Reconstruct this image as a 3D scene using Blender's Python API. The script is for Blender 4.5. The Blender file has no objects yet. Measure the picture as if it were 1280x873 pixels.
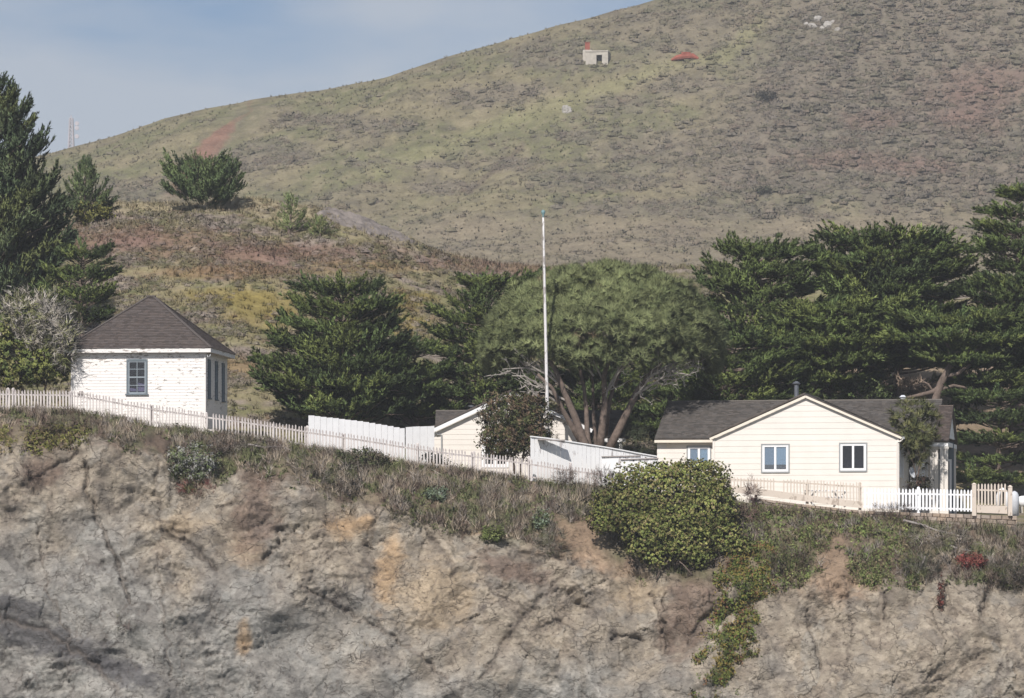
import bpy, math, random
import numpy as np
from mathutils import Matrix, Vector
R = math.radians
random.seed(7)
rng = np.random.default_rng(11)
SC = bpy.context.scene
COL = SC.collection
F = 5400.0          # focal length in units of the photograph's pixels
CAMD = 200.0        # the camera stands 200 m in front of the fence line
HZ = 700.0

def P(px, py, Y):
    D = Y + CAMD
    return Vector(((px - 640) * D / F, Y, (HZ - py) * D / F))
def zof(py, Y): return (HZ - py) * (Y + CAMD) / F
def ip(px, pts):
    a = np.array(pts, dtype=float)
    return np.interp(px, a[:, 0], a[:, 1])

# ------------------------------------------------------------------ noise
def _h(ix, iy, seed):
    n = (ix.astype(np.int64) * 374761393 + iy.astype(np.int64) * 668265263 + seed * 974711) & 0xffffffff
    n = ((n ^ (n >> 13)) * 1274126177) & 0xffffffff
    n = (n ^ (n >> 16)) & 0xffffffff
    return n / 4294967295.0
from concurrent.futures import ThreadPoolExecutor
POOL = ThreadPoolExecutor(4)
def par(fn):
    """run a per-point noise in small chunks on all cores"""
    def g(x, y, *a, **k):
        x = np.asarray(x, float); y = np.asarray(y, float)
        if x.size < 60000: return fn(x, y, *a, **k)
        x, y = np.broadcast_arrays(x, y); sh = x.shape; n = x.size // 16384 + 1
        r = list(POOL.map(lambda q: fn(q[0], q[1], *a, **k), zip(np.array_split(x.ravel(), n), np.array_split(y.ravel(), n))))
        if isinstance(r[0], tuple): return tuple(np.concatenate(q).reshape(sh) for q in zip(*r))
        return np.concatenate(r).reshape(sh)
    return g
def vnoise(x, y, seed=0):
    ix = np.floor(x); iy = np.floor(y)
    fx = x - ix; fy = y - iy
    ux = fx * fx * fx * (fx * (fx * 6 - 15) + 10); uy = fy * fy * fy * (fy * (fy * 6 - 15) + 10)
    def g(i, j):
        a = _h(ix + i, iy + j, seed) * 6.2832
        return np.cos(a) * (fx - i) + np.sin(a) * (fy - j)
    n0 = g(0, 0) * (1 - ux) + g(1, 0) * ux
    n1 = g(0, 1) * (1 - ux) + g(1, 1) * ux
    return (n0 * (1 - uy) + n1 * uy) * 1.5
@par
def fbm(x, y, seed=0, oct=4, gain=.5):
    s = 0; a = 1.; f = 1.
    for o in range(oct):
        s = s + a * vnoise(x * f + 17.3 * o, y * f - 9.1 * o, seed + o); a *= gain; f *= 2.03
    return s
@par
def worley(x, y, seed=0):
    ix = np.floor(x); iy = np.floor(y)
    d1 = np.full(x.shape, 9.); d2 = np.full(x.shape, 9.)
    cx = np.zeros(x.shape); cy = np.zeros(x.shape); dx1 = np.zeros(x.shape); dy1 = np.zeros(x.shape)
    for i in (-1, 0, 1):
        for j in (-1, 0, 1):
            a = ix + i; b = iy + j
            ddx = x - (a + _h(a, b, seed)); ddy = y - (b + _h(a, b, seed + 50))
            d = np.sqrt(ddx * ddx + ddy * ddy)
            m = d < d1
            d2 = np.where(m, d1, np.minimum(d2, d))
            d1 = np.where(m, d, d1)
            cx = np.where(m, a, cx); cy = np.where(m, b, cy)
            dx1 = np.where(m, ddx, dx1); dy1 = np.where(m, ddy, dy1)
    return d1, d2, cx, cy, dx1, dy1
@par
def trinoise(x, y, seed=0):
    """flat triangular facets meeting in sharp creases"""
    ix = np.floor(x); iy = np.floor(y); fx = x - ix; fy = y - iy
    a, b_, c, d = _h(ix, iy, seed), _h(ix + 1, iy, seed), _h(ix, iy + 1, seed), _h(ix + 1, iy + 1, seed)
    return np.where(fx + fy < 1, a + (b_ - a) * fx + (c - a) * fy, d + (c - d) * (1 - fx) + (b_ - d) * (1 - fy)) - .5
def sstep(a, b, x):
    t = np.clip((x - a) / (b - a), 0, 1); return t * t * (3 - 2 * t)
def polydist(x, y, pts):
    d = np.full(np.shape(x), 1e9)
    for (x0, y0), (x1, y1) in zip(pts[:-1], pts[1:]):
        L = (x1 - x0) ** 2 + (y1 - y0) ** 2
        t = np.clip(((x - x0) * (x1 - x0) + (y - y0) * (y1 - y0)) / L, 0, 1)
        d = np.minimum(d, np.hypot(x - x0 - t * (x1 - x0), y - y0 - t * (y1 - y0)))
    return d

# ------------------------------------------------------------------ objects
def tag(o, label=None, cat=None, group=None, kind=None):
    if label: o['label'] = label
    if cat: o['category'] = cat
    if group: o['group'] = group
    if kind: o['kind'] = kind
    return o
def empty(name, loc, label, cat, group=None, rz=0):
    o = bpy.data.objects.new(name, None); COL.objects.link(o)
    o.location = loc; o.rotation_euler = (0, 0, rz); o.empty_display_size = .3
    return tag(o, label, cat, group)
def link(name, me, mat=None, parent=None):
    o = bpy.data.objects.new(name, me); COL.objects.link(o)
    if mat is not None and len(me.materials) == 0: me.materials.append(mat)
    if parent is not None: o.parent = parent
    return o
def npmesh(name, V, Fc, col=None, smooth=False):
    V = np.asarray(V, dtype=np.float32); Fc = np.asarray(Fc, dtype=np.int32)
    me = bpy.data.meshes.new(name)
    k = Fc.shape[1]
    me.vertices.add(len(V)); me.vertices.foreach_set('co', V.ravel())
    me.loops.add(Fc.size); me.loops.foreach_set('vertex_index', Fc.ravel())
    me.polygons.add(len(Fc)); me.polygons.foreach_set('loop_start', np.arange(0, Fc.size, k, dtype=np.int32))
    if smooth: me.polygons.foreach_set('use_smooth', np.ones(len(Fc), dtype=bool))
    me.update(calc_edges=True)
    if col is not None:
        c = np.ones((len(V), 4), dtype=np.float32); c[:, :3] = col
        at = me.color_attributes.new('Col', 'FLOAT_COLOR', 'POINT'); at.data.foreach_set('color', c.ravel())
    return me

class MB:
    """collects small pieces into ONE mesh"""
    def __init__(s): s.v = []; s.f = []; s.c = []; s.cur = (1, 1, 1)
    def add(s, vs, fs):
        n = len(s.v)
        s.v += [tuple(p) for p in vs]; s.f += [tuple(i + n for i in q) for q in fs]; s.c += [s.cur] * len(vs)
    def hexa(s, b, t):   # 4 bottom + 4 top points, both counter-clockwise from above
        s.add(list(b) + list(t), [(3, 2, 1, 0), (4, 5, 6, 7), (0, 1, 5, 4), (1, 2, 6, 5), (2, 3, 7, 6), (3, 0, 4, 7)])
    def box(s, x0, x1, y0, y1, z0, z1):
        s.hexa([(x0, y0, z0), (x1, y0, z0), (x1, y1, z0), (x0, y1, z0)], [(x0, y0, z1), (x1, y0, z1), (x1, y1, z1), (x0, y1, z1)])
    def beam(s, a, b, w, h, up=(0, 0, 1)):
        a = Vector(a); b = Vector(b); d = (b - a).normalized()
        sd = d.cross(Vector(up)); sd = sd.normalized() if sd.length > 1e-4 else Vector((1, 0, 0))
        u = sd.cross(d).normalized()
        q = [(-sd * w - u * h) / 2, (sd * w - u * h) / 2, (sd * w + u * h) / 2, (-sd * w + u * h) / 2]
        s.add([a + o for o in q] + [b + o for o in q], [(0, 1, 2, 3), (7, 6, 5, 4), (0, 4, 5, 1), (1, 5, 6, 2), (2, 6, 7, 3), (3, 7, 4, 0)])
    def tube(s, pts, rad, n=7):
        pts = [Vector(p) for p in pts]; N = len(pts)
        if not hasattr(rad, '__len__'): rad = [rad] * N
        vs = []; fs = []; pu = None
        for i, p in enumerate(pts):
            d = (pts[min(i + 1, N - 1)] - pts[max(i - 1, 0)]).normalized()
            if pu is None: pu = d.cross(Vector((0.3, 1, .2))).normalized()
            u = (pu - d * pu.dot(d)).normalized(); pu = u; w = d.cross(u)
            for k in range(n):
                a = 2 * math.pi * k / n
                vs.append(p + (u * math.cos(a) + w * math.sin(a)) * rad[i])
        for i in range(N - 1):
            for k in range(n):
                k2 = (k + 1) % n
                fs.append((i * n + k, i * n + k2, (i + 1) * n + k2, (i + 1) * n + k))
        fs.append(tuple(range(n))[::-1]); fs.append(tuple((N - 1) * n + k for k in range(n)))
        s.add(vs, fs)
    def build(s, name, mat=None, parent=None, smooth=False):
        me = bpy.data.meshes.new(name); me.from_pydata(s.v, [], s.f); me.update()
        if any(c != (1, 1, 1) for c in s.c):
            at = me.color_attributes.new('Col', 'FLOAT_COLOR', 'POINT')
            at.data.foreach_set('color', np.array([(*c, 1) for c in s.c], dtype=np.float32).ravel())
        if smooth:
            for p in me.polygons: p.use_smooth = True
        return link(name, me, mat, parent)

# ------------------------------------------------------------------ materials
def mat_new(name):
    m = bpy.data.materials.new(name); m.use_nodes = True
    nt = m.node_tree; b = nt.nodes['Principled BSDF']
    return m, nt, b
def N(nt, t, **k):
    n = nt.nodes.new(t)
    for a, v in k.items(): setattr(n, a, v)
    return n
def noise(nt, scale, detail=4, coord='Object', rough=.6, vec=None):
    n = N(nt, 'ShaderNodeTexNoise'); n.inputs['Scale'].default_value = scale; n.inputs['Detail'].default_value = detail
    n.inputs['Roughness'].default_value = rough
    if vec is None:
        tc = N(nt, 'ShaderNodeTexCoord'); vec = tc.outputs[coord]
    nt.links.new(vec, n.inputs['Vector'])
    return n
def ramp(nt, src, stops):
    r = N(nt, 'ShaderNodeValToRGB'); e = r.color_ramp.elements
    while len(e) < len(stops): e.new(.5)
    for i, (p, c) in enumerate(stops): e[i].position = p; e[i].color = (*c, 1) if len(c) == 3 else c
    nt.links.new(src, r.inputs[0]); return r
def mul(nt, a, b, mode='MULTIPLY', fac=1.):
    m = N(nt, 'ShaderNodeMixRGB', blend_type=mode); m.inputs[0].default_value = fac
    nt.links.new(a, m.inputs[1]); nt.links.new(b, m.inputs[2]); return m.outputs[0]
def bump(nt, b, h, strength=.5, dist=.05):
    n = N(nt, 'ShaderNodeBump'); n.inputs['Strength'].default_value = strength; n.inputs['Distance'].default_value = dist
    nt.links.new(h, n.inputs['Height']); nt.links.new(n.outputs[0], b.inputs['Normal'])
def m_plain(name, c, rough=.6, var=.12, scale=6., bmp=0., metal=0., spec=.3):
    m, nt, b = mat_new(name)
    n = noise(nt, scale, 5)
    lo = tuple(x * (1 - var) for x in c); hi = tuple(min(1, x * (1 + var)) for x in c)
    r = ramp(nt, n.outputs['Fac'], [(.3, lo), (.7, hi)])
    nt.links.new(r.outputs[0], b.inputs['Base Color'])
    b.inputs['Roughness'].default_value = rough; b.inputs['Metallic'].default_value = metal
    b.inputs['Specular IOR Level'].default_value = spec
    if bmp: bump(nt, b, n.outputs['Fac'], .6, bmp)
    return m
def m_attr(name, rough=.8, nscale=8., lo=.75, hi=1.25, bmp=0., bscale=20., transl=0., spec=.15):
    m, nt, b = mat_new(name)
    a = N(nt, 'ShaderNodeAttribute', attribute_name='Col')
    n = noise(nt, nscale, 5)
    r = ramp(nt, n.outputs['Fac'], [(.25, (lo,) * 3), (.75, (hi,) * 3)])
    n3 = noise(nt, nscale * 5, 4, rough=.7); r3 = ramp(nt, n3.outputs['Fac'], [(.3, (.82,) * 3), (.7, (1.18,) * 3)])
    c = mul(nt, mul(nt, a.outputs['Color'], r.outputs[0]), r3.outputs[0])
    nt.links.new(c, b.inputs['Base Color']); b.inputs['Roughness'].default_value = rough
    b.inputs['Specular IOR Level'].default_value = spec
    if bmp:
        n2 = noise(nt, bscale, 6, rough=.65); bump(nt, b, n2.outputs['Fac'], .9, bmp)
    if transl:
        t = N(nt, 'ShaderNodeBsdfTranslucent'); nt.links.new(c, t.inputs['Color'])
        mx = N(nt, 'ShaderNodeMixShader'); mx.inputs[0].default_value = transl
        nt.links.new(b.outputs[0], mx.inputs[1]); nt.links.new(t.outputs[0], mx.inputs[2])
        nt.links.new(mx.outputs[0], nt.nodes['Material Output'].inputs['Surface'])
    return m
def leaf_normals(m):
    """leaves are lit along the stored leaf-cluster normal, which keeps clusters reading as volumes"""
    nt = m.node_tree; a = N(nt, 'ShaderNodeAttribute', attribute_name='Nrm'); nz_ = N(nt, 'ShaderNodeVectorMath', operation='NORMALIZE')
    nt.links.new(a.outputs['Vector'], nz_.inputs[0]); nt.links.new(nz_.outputs[0], nt.nodes['Principled BSDF'].inputs['Normal'])
    m.cycles.use_bump_map_correction = False
    return m
def m_paint(name, paint, wood, amount=.12, scale=5., rough=.55, stretch=(1, 1, 1), grime=.12):
    """weathered paint with chips down to the wood"""
    m, nt, b = mat_new(name)
    tc = N(nt, 'ShaderNodeTexCoord'); mp = N(nt, 'ShaderNodeMapping'); mp.inputs['Scale'].default_value = stretch
    nt.links.new(tc.outputs['Object'], mp.inputs['Vector'])
    n = noise(nt, scale, 6, vec=mp.outputs[0], rough=.7)
    big = noise(nt, scale * .16, 3, vec=tc.outputs['Object'])
    s = N(nt, 'ShaderNodeMath', operation='MULTIPLY_ADD'); nt.links.new(big.outputs['Fac'], s.inputs[0]); s.inputs[1].default_value = .5
    nt.links.new(n.outputs['Fac'], s.inputs[2])
    t = .92 - amount
    k = ramp(nt, s.outputs[0], [(t, (0, 0, 0)), (t + .02, (1, 1, 1))])
    g = ramp(nt, big.outputs['Fac'], [(.3, tuple(x * (1 - grime) for x in paint)), (.7, paint)])
    mx = N(nt, 'ShaderNodeMixRGB'); nt.links.new(k.outputs[0], mx.inputs[0]); nt.links.new(g.outputs[0], mx.inputs[1])
    mx.inputs[2].default_value = (*wood, 1)
    nt.links.new(mx.outputs[0], b.inputs['Base Color']); b.inputs['Roughness'].default_value = rough
    b.inputs['Specular IOR Level'].default_value = .25
    return m
def m_glass(name, tint=(.8, .85, .9), refl=.28):
    m, nt, b = mat_new(name)
    nt.nodes.remove(b)
    tr = N(nt, 'ShaderNodeBsdfTransparent'); tr.inputs[0].default_value = (*tint, 1)
    gl = N(nt, 'ShaderNodeBsdfGlossy'); gl.inputs['Roughness'].default_value = .03
    mx = N(nt, 'ShaderNodeMixShader'); mx.inputs[0].default_value = refl
    nt.links.new(tr.outputs[0], mx.inputs[1]); nt.links.new(gl.outputs[0], mx.inputs[2])
    nt.links.new(mx.outputs[0], nt.nodes['Material Output'].inputs['Surface'])
    return m

M = {}
M['rock'] = m_attr('cliff_rock', .9, 3.2, .74, 1.24, .06, 7., spec=.1)
def m_rock(name):
    m, nt, b = mat_new(name)
    a = N(nt, 'ShaderNodeAttribute', attribute_name='Col'); tc = N(nt, 'ShaderNodeTexCoord')
    mp = N(nt, 'ShaderNodeMapping'); mp.inputs['Rotation'].default_value = (0, R(38), 0); mp.inputs['Scale'].default_value = (1, .8, 2.1); nt.links.new(tc.outputs['Object'], mp.inputs['Vector'])
    c = a.outputs['Color']
    for sc_, lo, hi in ((1.1, .82, 1.18), (4.5, .84, 1.16), (17., .84, 1.16)):
        n = noise(nt, sc_, 5, vec=mp.outputs[0], rough=.65); c = mul(nt, c, ramp(nt, n.outputs['Fac'], [(.3, (lo,) * 3), (.7, (hi,) * 3)]).outputs[0])
    dn = noise(nt, 1.6, 4, vec=tc.outputs['Object']); dv = N(nt, 'ShaderNodeVectorMath', operation='SCALE'); dv.inputs['Scale'].default_value = .55; nt.links.new(dn.outputs['Color'], dv.inputs[0])
    hs = []
    for sc_, th, rot, msk in ((.55, .016, 35, .50), (1.5, .030, -30, .53), (3.6, .05, 20, .56)):
        m2 = N(nt, 'ShaderNodeMapping'); m2.inputs['Rotation'].default_value = (0, R(rot), 0); m2.inputs['Scale'].default_value = (sc_, sc_ * .5, sc_ * 2.2)
        ad = N(nt, 'ShaderNodeVectorMath', operation='ADD'); nt.links.new(tc.outputs['Object'], ad.inputs[0]); nt.links.new(dv.outputs[0], ad.inputs[1]); nt.links.new(ad.outputs[0], m2.inputs['Vector'])
        v = N(nt, 'ShaderNodeTexVoronoi', feature='DISTANCE_TO_EDGE'); v.inputs['Scale'].default_value = 1.; nt.links.new(m2.outputs[0], v.inputs['Vector'])
        e = ramp(nt, v.outputs['Distance'], [(0., (1, 1, 1)), (th, (0, 0, 0))])
        mk = noise(nt, sc_ * .9 + .2, 3, vec=tc.outputs['Object']); k = ramp(nt, mk.outputs['Fac'], [(msk, (0, 0, 0)), (msk + .07, (1, 1, 1))])
        hs.append(mul(nt, e.outputs[0], k.outputs[0]))
    cr_ = mul(nt, mul(nt, hs[0], hs[1], 'LIGHTEN'), hs[2], 'LIGHTEN')
    mx = N(nt, 'ShaderNodeMixRGB'); mf = N(nt, 'ShaderNodeMath', operation='MULTIPLY'); mf.inputs[1].default_value = .62; nt.links.new(cr_, mf.inputs[0]); nt.links.new(mf.outputs[0], mx.inputs[0]); nt.links.new(c, mx.inputs[1]); mx.inputs[2].default_value = (.085, .07, .06, 1)
    nt.links.new(mx.outputs[0], b.inputs['Base Color']); b.inputs['Roughness'].default_value = .92; b.inputs['Specular IOR Level'].default_value = .1
    f1_ = noise(nt, 3.2, 8, vec=mp.outputs[0], rough=.72)
    hh = N(nt, 'ShaderNodeMath', operation='MULTIPLY_ADD'); nt.links.new(cr_, hh.inputs[0]); hh.inputs[1].default_value = -.35; nt.links.new(f1_.outputs['Fac'], hh.inputs[2])
    bump(nt, b, hh.outputs[0], 1., .10)
    return m
M['rock'] = m_rock('cliff_rock')
M['ground'] = m_attr('heath_ground', .95, 1.3, .72, 1.28, .12, 2.2, spec=.05)
M['hill'] = m_attr('hill_ground', .95, .45, .75, 1.25, .35, .9, spec=.05)
M['leaf'] = leaf_normals(m_attr('leaf', .7, 1.2, .8, 1.2, transl=.2))
M['conifer'] = leaf_normals(m_attr('conifer_needles', .75, .8, .75, 1.25, transl=.15))
M['scrub'] = leaf_normals(m_attr('scrub_leaves', .9, .8, .75, 1.25, transl=.12, spec=.05))
M['bark'] = m_plain('bark', (.15, .115, .095), .95, .35, 5., .04)
M['greybark'] = m_plain('weathered_branch', (.36, .33, .30), .9, .25, 7.)
M['cream'] = m_plain('cream_siding_paint', (.735, .69, .63), .55, .045, 1.2)
M['creamtrim'] = m_plain('cream_trim_paint', (.76, .69, .58), .5, .05, 3.)
M['white'] = m_plain('white_paint', (.82, .82, .82), .45, .04, 3.)
M['peel'] = m_paint('peeling_white_siding', (.82, .79, .76), (.33, .30, .27), .075, 5.0, stretch=(.65, 1, 2.3))
M['peelfence'] = m_paint('peeling_white_boards', (.84, .84, .84), (.46, .44, .44), .09, 2.4, stretch=(1.6, 1.6, .5))
M['picket'] = m_paint('weathered_picket_paint', (.62, .575, .55), (.36, .32, .31), .16, 5., stretch=(1, 1, .5))
M['creampicket'] = m_paint('faded_cream_paint', (.66, .575, .49), (.42, .35, .29), .10, 5., stretch=(1, 1, .5))
M['whitepicket'] = m_plain('bright_white_paint', (.83, .84, .86), .4, .04, 3.)
M['greyblue'] = m_plain('grey_blue_trim', (.13, .16, .18), .5, .1, 4.)
M['sash'] = m_plain('sash_paint', (.26, .30, .33), .5, .1, 4.)
M['greytrim'] = m_plain('grey_window_casing', (.30, .31, .31), .5, .08, 4.)
M['soffit'] = m_plain('soffit_boards', (.45, .40, .34), .7, .1, 4.)
M['shingle'] = m_attr('roof_shingles', .95, 14., .85, 1.15, .01, 30., spec=.08)
M['deck'] = m_plain('roof_deck', (.10, .085, .075), .9, .2, 4.)
M['dark'] = m_plain('dark_interior', (.03, .03, .035), .9, .2, 2.)
M['metal'] = m_plain('galvanised_flue', (.16, .17, .19), .45, .15, 8., metal=.5)
M['pale_metal'] = m_plain('pale_metal', (.55, .57, .60), .5, .08, 6.)
M['glass'] = m_glass('window_glass')
M['darkglass'] = m_glass('dark_window_glass', (.6, .6, .7), .10)
M['blind'] = m_plain('pale_blue_blind', (.58, .76, .87), .8, .05, 3.)
M['blind2'] = m_plain('grey_blue_blind', (.42, .55, .66), .8, .05, 3.)
M['paper'] = m_plain('paper', (.75, .70, .68), .8, .08, 6.)
M['concrete'] = m_plain('old_concrete', (.40, .37, .32), .9, .2, 1.5, .02)
M['rust'] = m_plain('rusted_iron', (.26, .075, .05), .85, .35, 1.2, .02)
M['stone'] = m_attr('wall_stone', .9, 4., .8, 1.2, .03, 8.)
M['boulder'] = m_plain('pale_boulder', (.34, .32, .29), .95, .25, 1.2, .08)
M['outcrop'] = m_plain('purple_grey_rock', (.19, .165, .148), .95, .4, 1.1, .25)
M['greywood'] = m_plain('grey_driftwood', (.30, .27, .255), .9, .25, 6.)
M['tower'] = m_plain('tower_steel', (.42, .40, .42), .6, .1, 1.)
M['polepaint'] = m_paint('flaking_pole_paint', (.72, .70, .69), (.36, .33, .31), .13, 5., stretch=(1, 1, .35))
M['teal'] = m_plain('verdigris', (.16, .26, .27), .5, .1, 8.)
# ================================================================== TERRAIN
FENCE = [(-300, 512), (0, 514), (88, 515), (120, 521), (157, 527), (190, 533), (258, 541), (310, 548), (385, 561), (460, 572), (520, 582),
         (590, 591), (658, 601), (750, 612), (822, 622), (900, 628), (960, 636), (1078, 648), (1180, 655), (1280, 660), (1600, 664)]
def fence_y(px): return np.interp(px, [740, 910], [0., -1.5])
RIDGE = [(-400, 235), (0, 262), (70, 276), (140, 262), (200, 256), (310, 256), (350, 264), (400, 266), (450, 276), (500, 292), (560, 312),
         (620, 328), (680, 337), (760, 338), (840, 340), (900, 346), (1000, 356), (1280, 366), (1700, 370)]
GY = [-.3, 12., 24., 42., 54., 60., 66., 75., 396.]
def ground_z(px, Y):
    px = np.asarray(px, float); Y = np.asarray(Y, float)
    yf = fence_y(px)
    z0 = zof(np.interp(px, *np.array(FENCE, float).T), yf) - .04
    zp = z0 + np.interp(px, [0, 500, 900, 1280], [.35, .5, .8, .8])
    zr = zof(np.interp(px, *np.array(RIDGE, float).T), 60.)
    rows = [z0, zp, zp + .24 * (zr - zp), zp + .66 * (zr - zp), zp + .91 * (zr - zp), zr, zr + .45, zr - .6, np.full_like(px, 37.4)]
    ys = [yf - .3] + GY[1:]
    z = np.array(rows[0], float)
    for k in range(len(rows) - 1):
        t = np.clip((Y - ys[k]) / (ys[k + 1] - ys[k]), 0, 1)
        z = np.where(Y > ys[k], rows[k] * (1 - t) + rows[k + 1] * t, z)
    X = (px - 640) * (Y + CAMD) / F
    amp = sstep(8, 30, Y) * .55
    return z + amp * fbm(X * .12, Y * .12, 5, 4)
def gz(X, Y):
    return float(ground_z(np.array([640 + F * X / (Y + CAMD)]), np.array([float(Y)]))[0])

def grid_faces(nr, nc):
    i = np.arange(nr - 1)[:, None] * nc + np.arange(nc - 1)[None, :]
    i = i.ravel()
    return np.stack([i, i + 1, i + nc + 1, i + nc], 1)
def lerpc(a, b, t): return np.asarray(a) * (1 - t[..., None]) + np.asarray(b) * t[..., None]
def blob(px, py, cx, cy, rx, ry, seed=0, soft=.35, rough=.5, ang=0.):
    dx = px - cx; dy = py - cy
    c, s = math.cos(R(ang)), math.sin(R(ang))
    u = (dx * c + dy * s) / rx; v = (-dx * s + dy * c) / ry
    d = np.sqrt(u * u + v * v); shp = np.shape(d); d = np.atleast_1d(d).ravel(); m_ = d < 2.6
    a = np.atleast_1d(px).ravel(); b_ = np.atleast_1d(py).ravel(); out = np.zeros(d.shape)
    dd = d[m_] + rough * fbm(np.broadcast_to(a, d.shape)[m_] / 22., np.broadcast_to(b_, d.shape)[m_] / 14., seed + 31, 5, .6) * .75
    out[m_] = 1 - sstep(1 - soft, 1 + soft, dd)
    return out.reshape(shp)

# ---- ground: plateau with the houses, the knoll behind them
gy = np.concatenate([np.linspace(-.3, 12, 24), np.linspace(12.3, 76, 260), np.linspace(80, 396, 28)])
gpx = np.arange(-340, 1640, 2.5)
PX, YY = np.meshgrid(gpx, gy)
YYf = np.where(YY < 12, fence_y(PX) - .3 + (YY + .3) / 12.3 * (12 - fence_y(PX) + .3), YY)
ZZ = ground_z(PX, YYf)
XX = (PX - 640) * (YYf + CAMD) / F
PYs = HZ - F * ZZ / (YYf + CAMD)
def knoll_colour(px, py, X, Y):
    n1 = fbm(X * .28, Y * .28, 41, 4); n2 = fbm(X * .9, Y * .9, 43, 3)
    c = lerpc((.185, .17, .10), (.15, .15, .078), sstep(-.3, .4, n1))
    c = lerpc(c, (.20, .175, .115), sstep(.05, .5, n2) * .7)
    lav = sstep(.0, .45, fbm(X * .2, Y * .35, 47, 4)); c = lerpc(c, (.20, .172, .155), lav * .75)
    red = (.17, .112, .088)
    for b in [(210, 305, 130, 17, 3), (380, 318, 130, 12, 5), (150, 296, 70, 15, 1), (300, 338, 70, 9, 9), (560, 330, 60, 9, 13), (640, 338, 60, 10, 15), (330, 320, 60, 14, 17), (420, 380, 25, 8, 4)]:
        c = lerpc(c, red, blob(px, py, *b[:4], seed=b[4], soft=.5) * .6)
    for b in [(280, 342, 90, 9, 23), (450, 335, 60, 8, 24), (300, 460, 30, 14, 29)]:
        c = lerpc(c, (.19, .13, .07), blob(px, py, *b[:4], seed=b[4], soft=.5) * .6)
    for b in [(325, 388, 48, 24, 33), (505, 378, 40, 14, 35), (280, 372, 60, 10, 37), (510, 410, 26, 16, 36)]:
        c = lerpc(c, (.185, .155, .055), blob(px, py, *b[:4], seed=b[4], soft=.5) * .85)
    bank = sstep(-8, 0, py - np.interp(px, [160, 310, 420, 520], [250, 250, 262, 300])) * (1 - sstep(12, 22, py - np.interp(px, [160, 310, 420, 520], [250, 250, 262, 300])))
    c = lerpc(c, (.24, .215, .14), bank * .85)
    c = c * np.array([1.22, 1.16, 1.16])
    dirt = sstep(850, 950, px) * sstep(15, 22, Y) * (1 - sstep(45, 55, Y)); c = lerpc(c, (.24, .18, .13), dirt * .8)
    return c
GC = knoll_colour(PX, PYs, XX, YYf)
ground = link('ground', npmesh('ground', np.stack([XX, YYf, ZZ], -1).reshape(-1, 3), grid_faces(*PX.shape), GC.reshape(-1, 3), True), M['ground'])
tag(ground, kind='structure')

# ---- the big hill
SKY = [(-400, 262), (0, 208), (70, 190), (140, 171), (200, 151), (260, 136), (300, 129), (330, 124), (400, 113), (480, 96), (560, 72), (640, 48), (720, 26),
       (800, 6), (830, -2), (900, -16), (1000, -36), (1280, -82), (1700, -130)]
HY = [375., 400., 430., 470., 505., 520., 560., 900., 1500.]
def hill_z(px, Y):
    px = np.asarray(px, float); Y = np.asarray(Y, float)
    z0 = zof(np.interp(px, [0, 640, 800, 1000, 1280], [352, 354, 358, 372, 384]), 375.); z1 = zof(np.interp(px, [-200, 300, 640, 1280], [318, 312, 300, 288]), 430.)
    zs = zof(np.interp(px, *np.array(SKY, float).T), 520.)
    rows = [z0 - 4., z0 * .55 + z1 * .45, z1, z1 + .42 * (zs - z1), z1 + .86 * (zs - z1), zs, zs - 9, zs - 50, np.full_like(px, -5.)]
    z = rows[0].copy()
    for k in range(len(rows) - 1):
        t = np.clip((Y - HY[k]) / (HY[k + 1] - HY[k]), 0, 1)
        z = np.where(Y > HY[k], rows[k] * (1 - t) + rows[k + 1] * t, z)
    X = (px - 640) * (Y + CAMD) / F
    k = sstep(375, 400, Y) * (1 - .75 * sstep(500, 520, Y))
    gully = fbm((X - Y * .9) * .035, (X + Y) * .010, 77, 3)
    return z + k * (1.5 * gully + .45 * fbm(X * .15, Y * .15, 79, 4))
hy = np.concatenate([np.linspace(375, 520, 300), np.linspace(523, 560, 10), np.linspace(600, 1500, 12)])
hpx = np.arange(-340, 1640, 3.)
HPX, HYY = np.meshgrid(hpx, hy)
HZZ = hill_z(HPX, HYY); HXX = (HPX - 640) * (HYY + CAMD) / F
HPY = HZ - F * HZZ / (HYY + CAMD)
def heath_density(px, py, X, Y):
    d = sstep(820, 960, px + .55 * (py - 140)) * (1 - sstep(225, 285, py - (px - 1000) * .06 + 14 * fbm(px / 60., py / 40., 3, 3))) * .95
    d = np.maximum(d, sstep(640, 800, px) * (1 - sstep(40, 110, py - (px - 700) * .12)) * .6)
    for b in [(345, 192, 60, 15, 1), (300, 205, 40, 14, 7), (470, 158, 55, 11, 2), (650, 112, 50, 9, 3), (600, 122, 60, 12, 5), (690, 70, 60, 20, 4), (555, 235, 40, 9, 6), (740, 225, 90, 15, 8), (640, 205, 40, 10, 9), (830, 190, 90, 30, 10),
              (160, 240, 50, 16, 11), (720, 170, 40, 8, 12), (390, 150, 60, 8, 15), (800, 260, 100, 12, 16), (930, 262, 120, 14, 18), (780, 130, 50, 12, 19), (500, 205, 70, 7, 20), (860, 108, 60, 14, 21)]:
        d = np.maximum(d, .75 * blob(px, py, *b[:4], seed=b[4], soft=.5))
    d = np.maximum(d, .05 + .27 * sstep(.15, .55, fbm(X * .06, Y * .10, 99, 4)))
    return d
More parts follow.
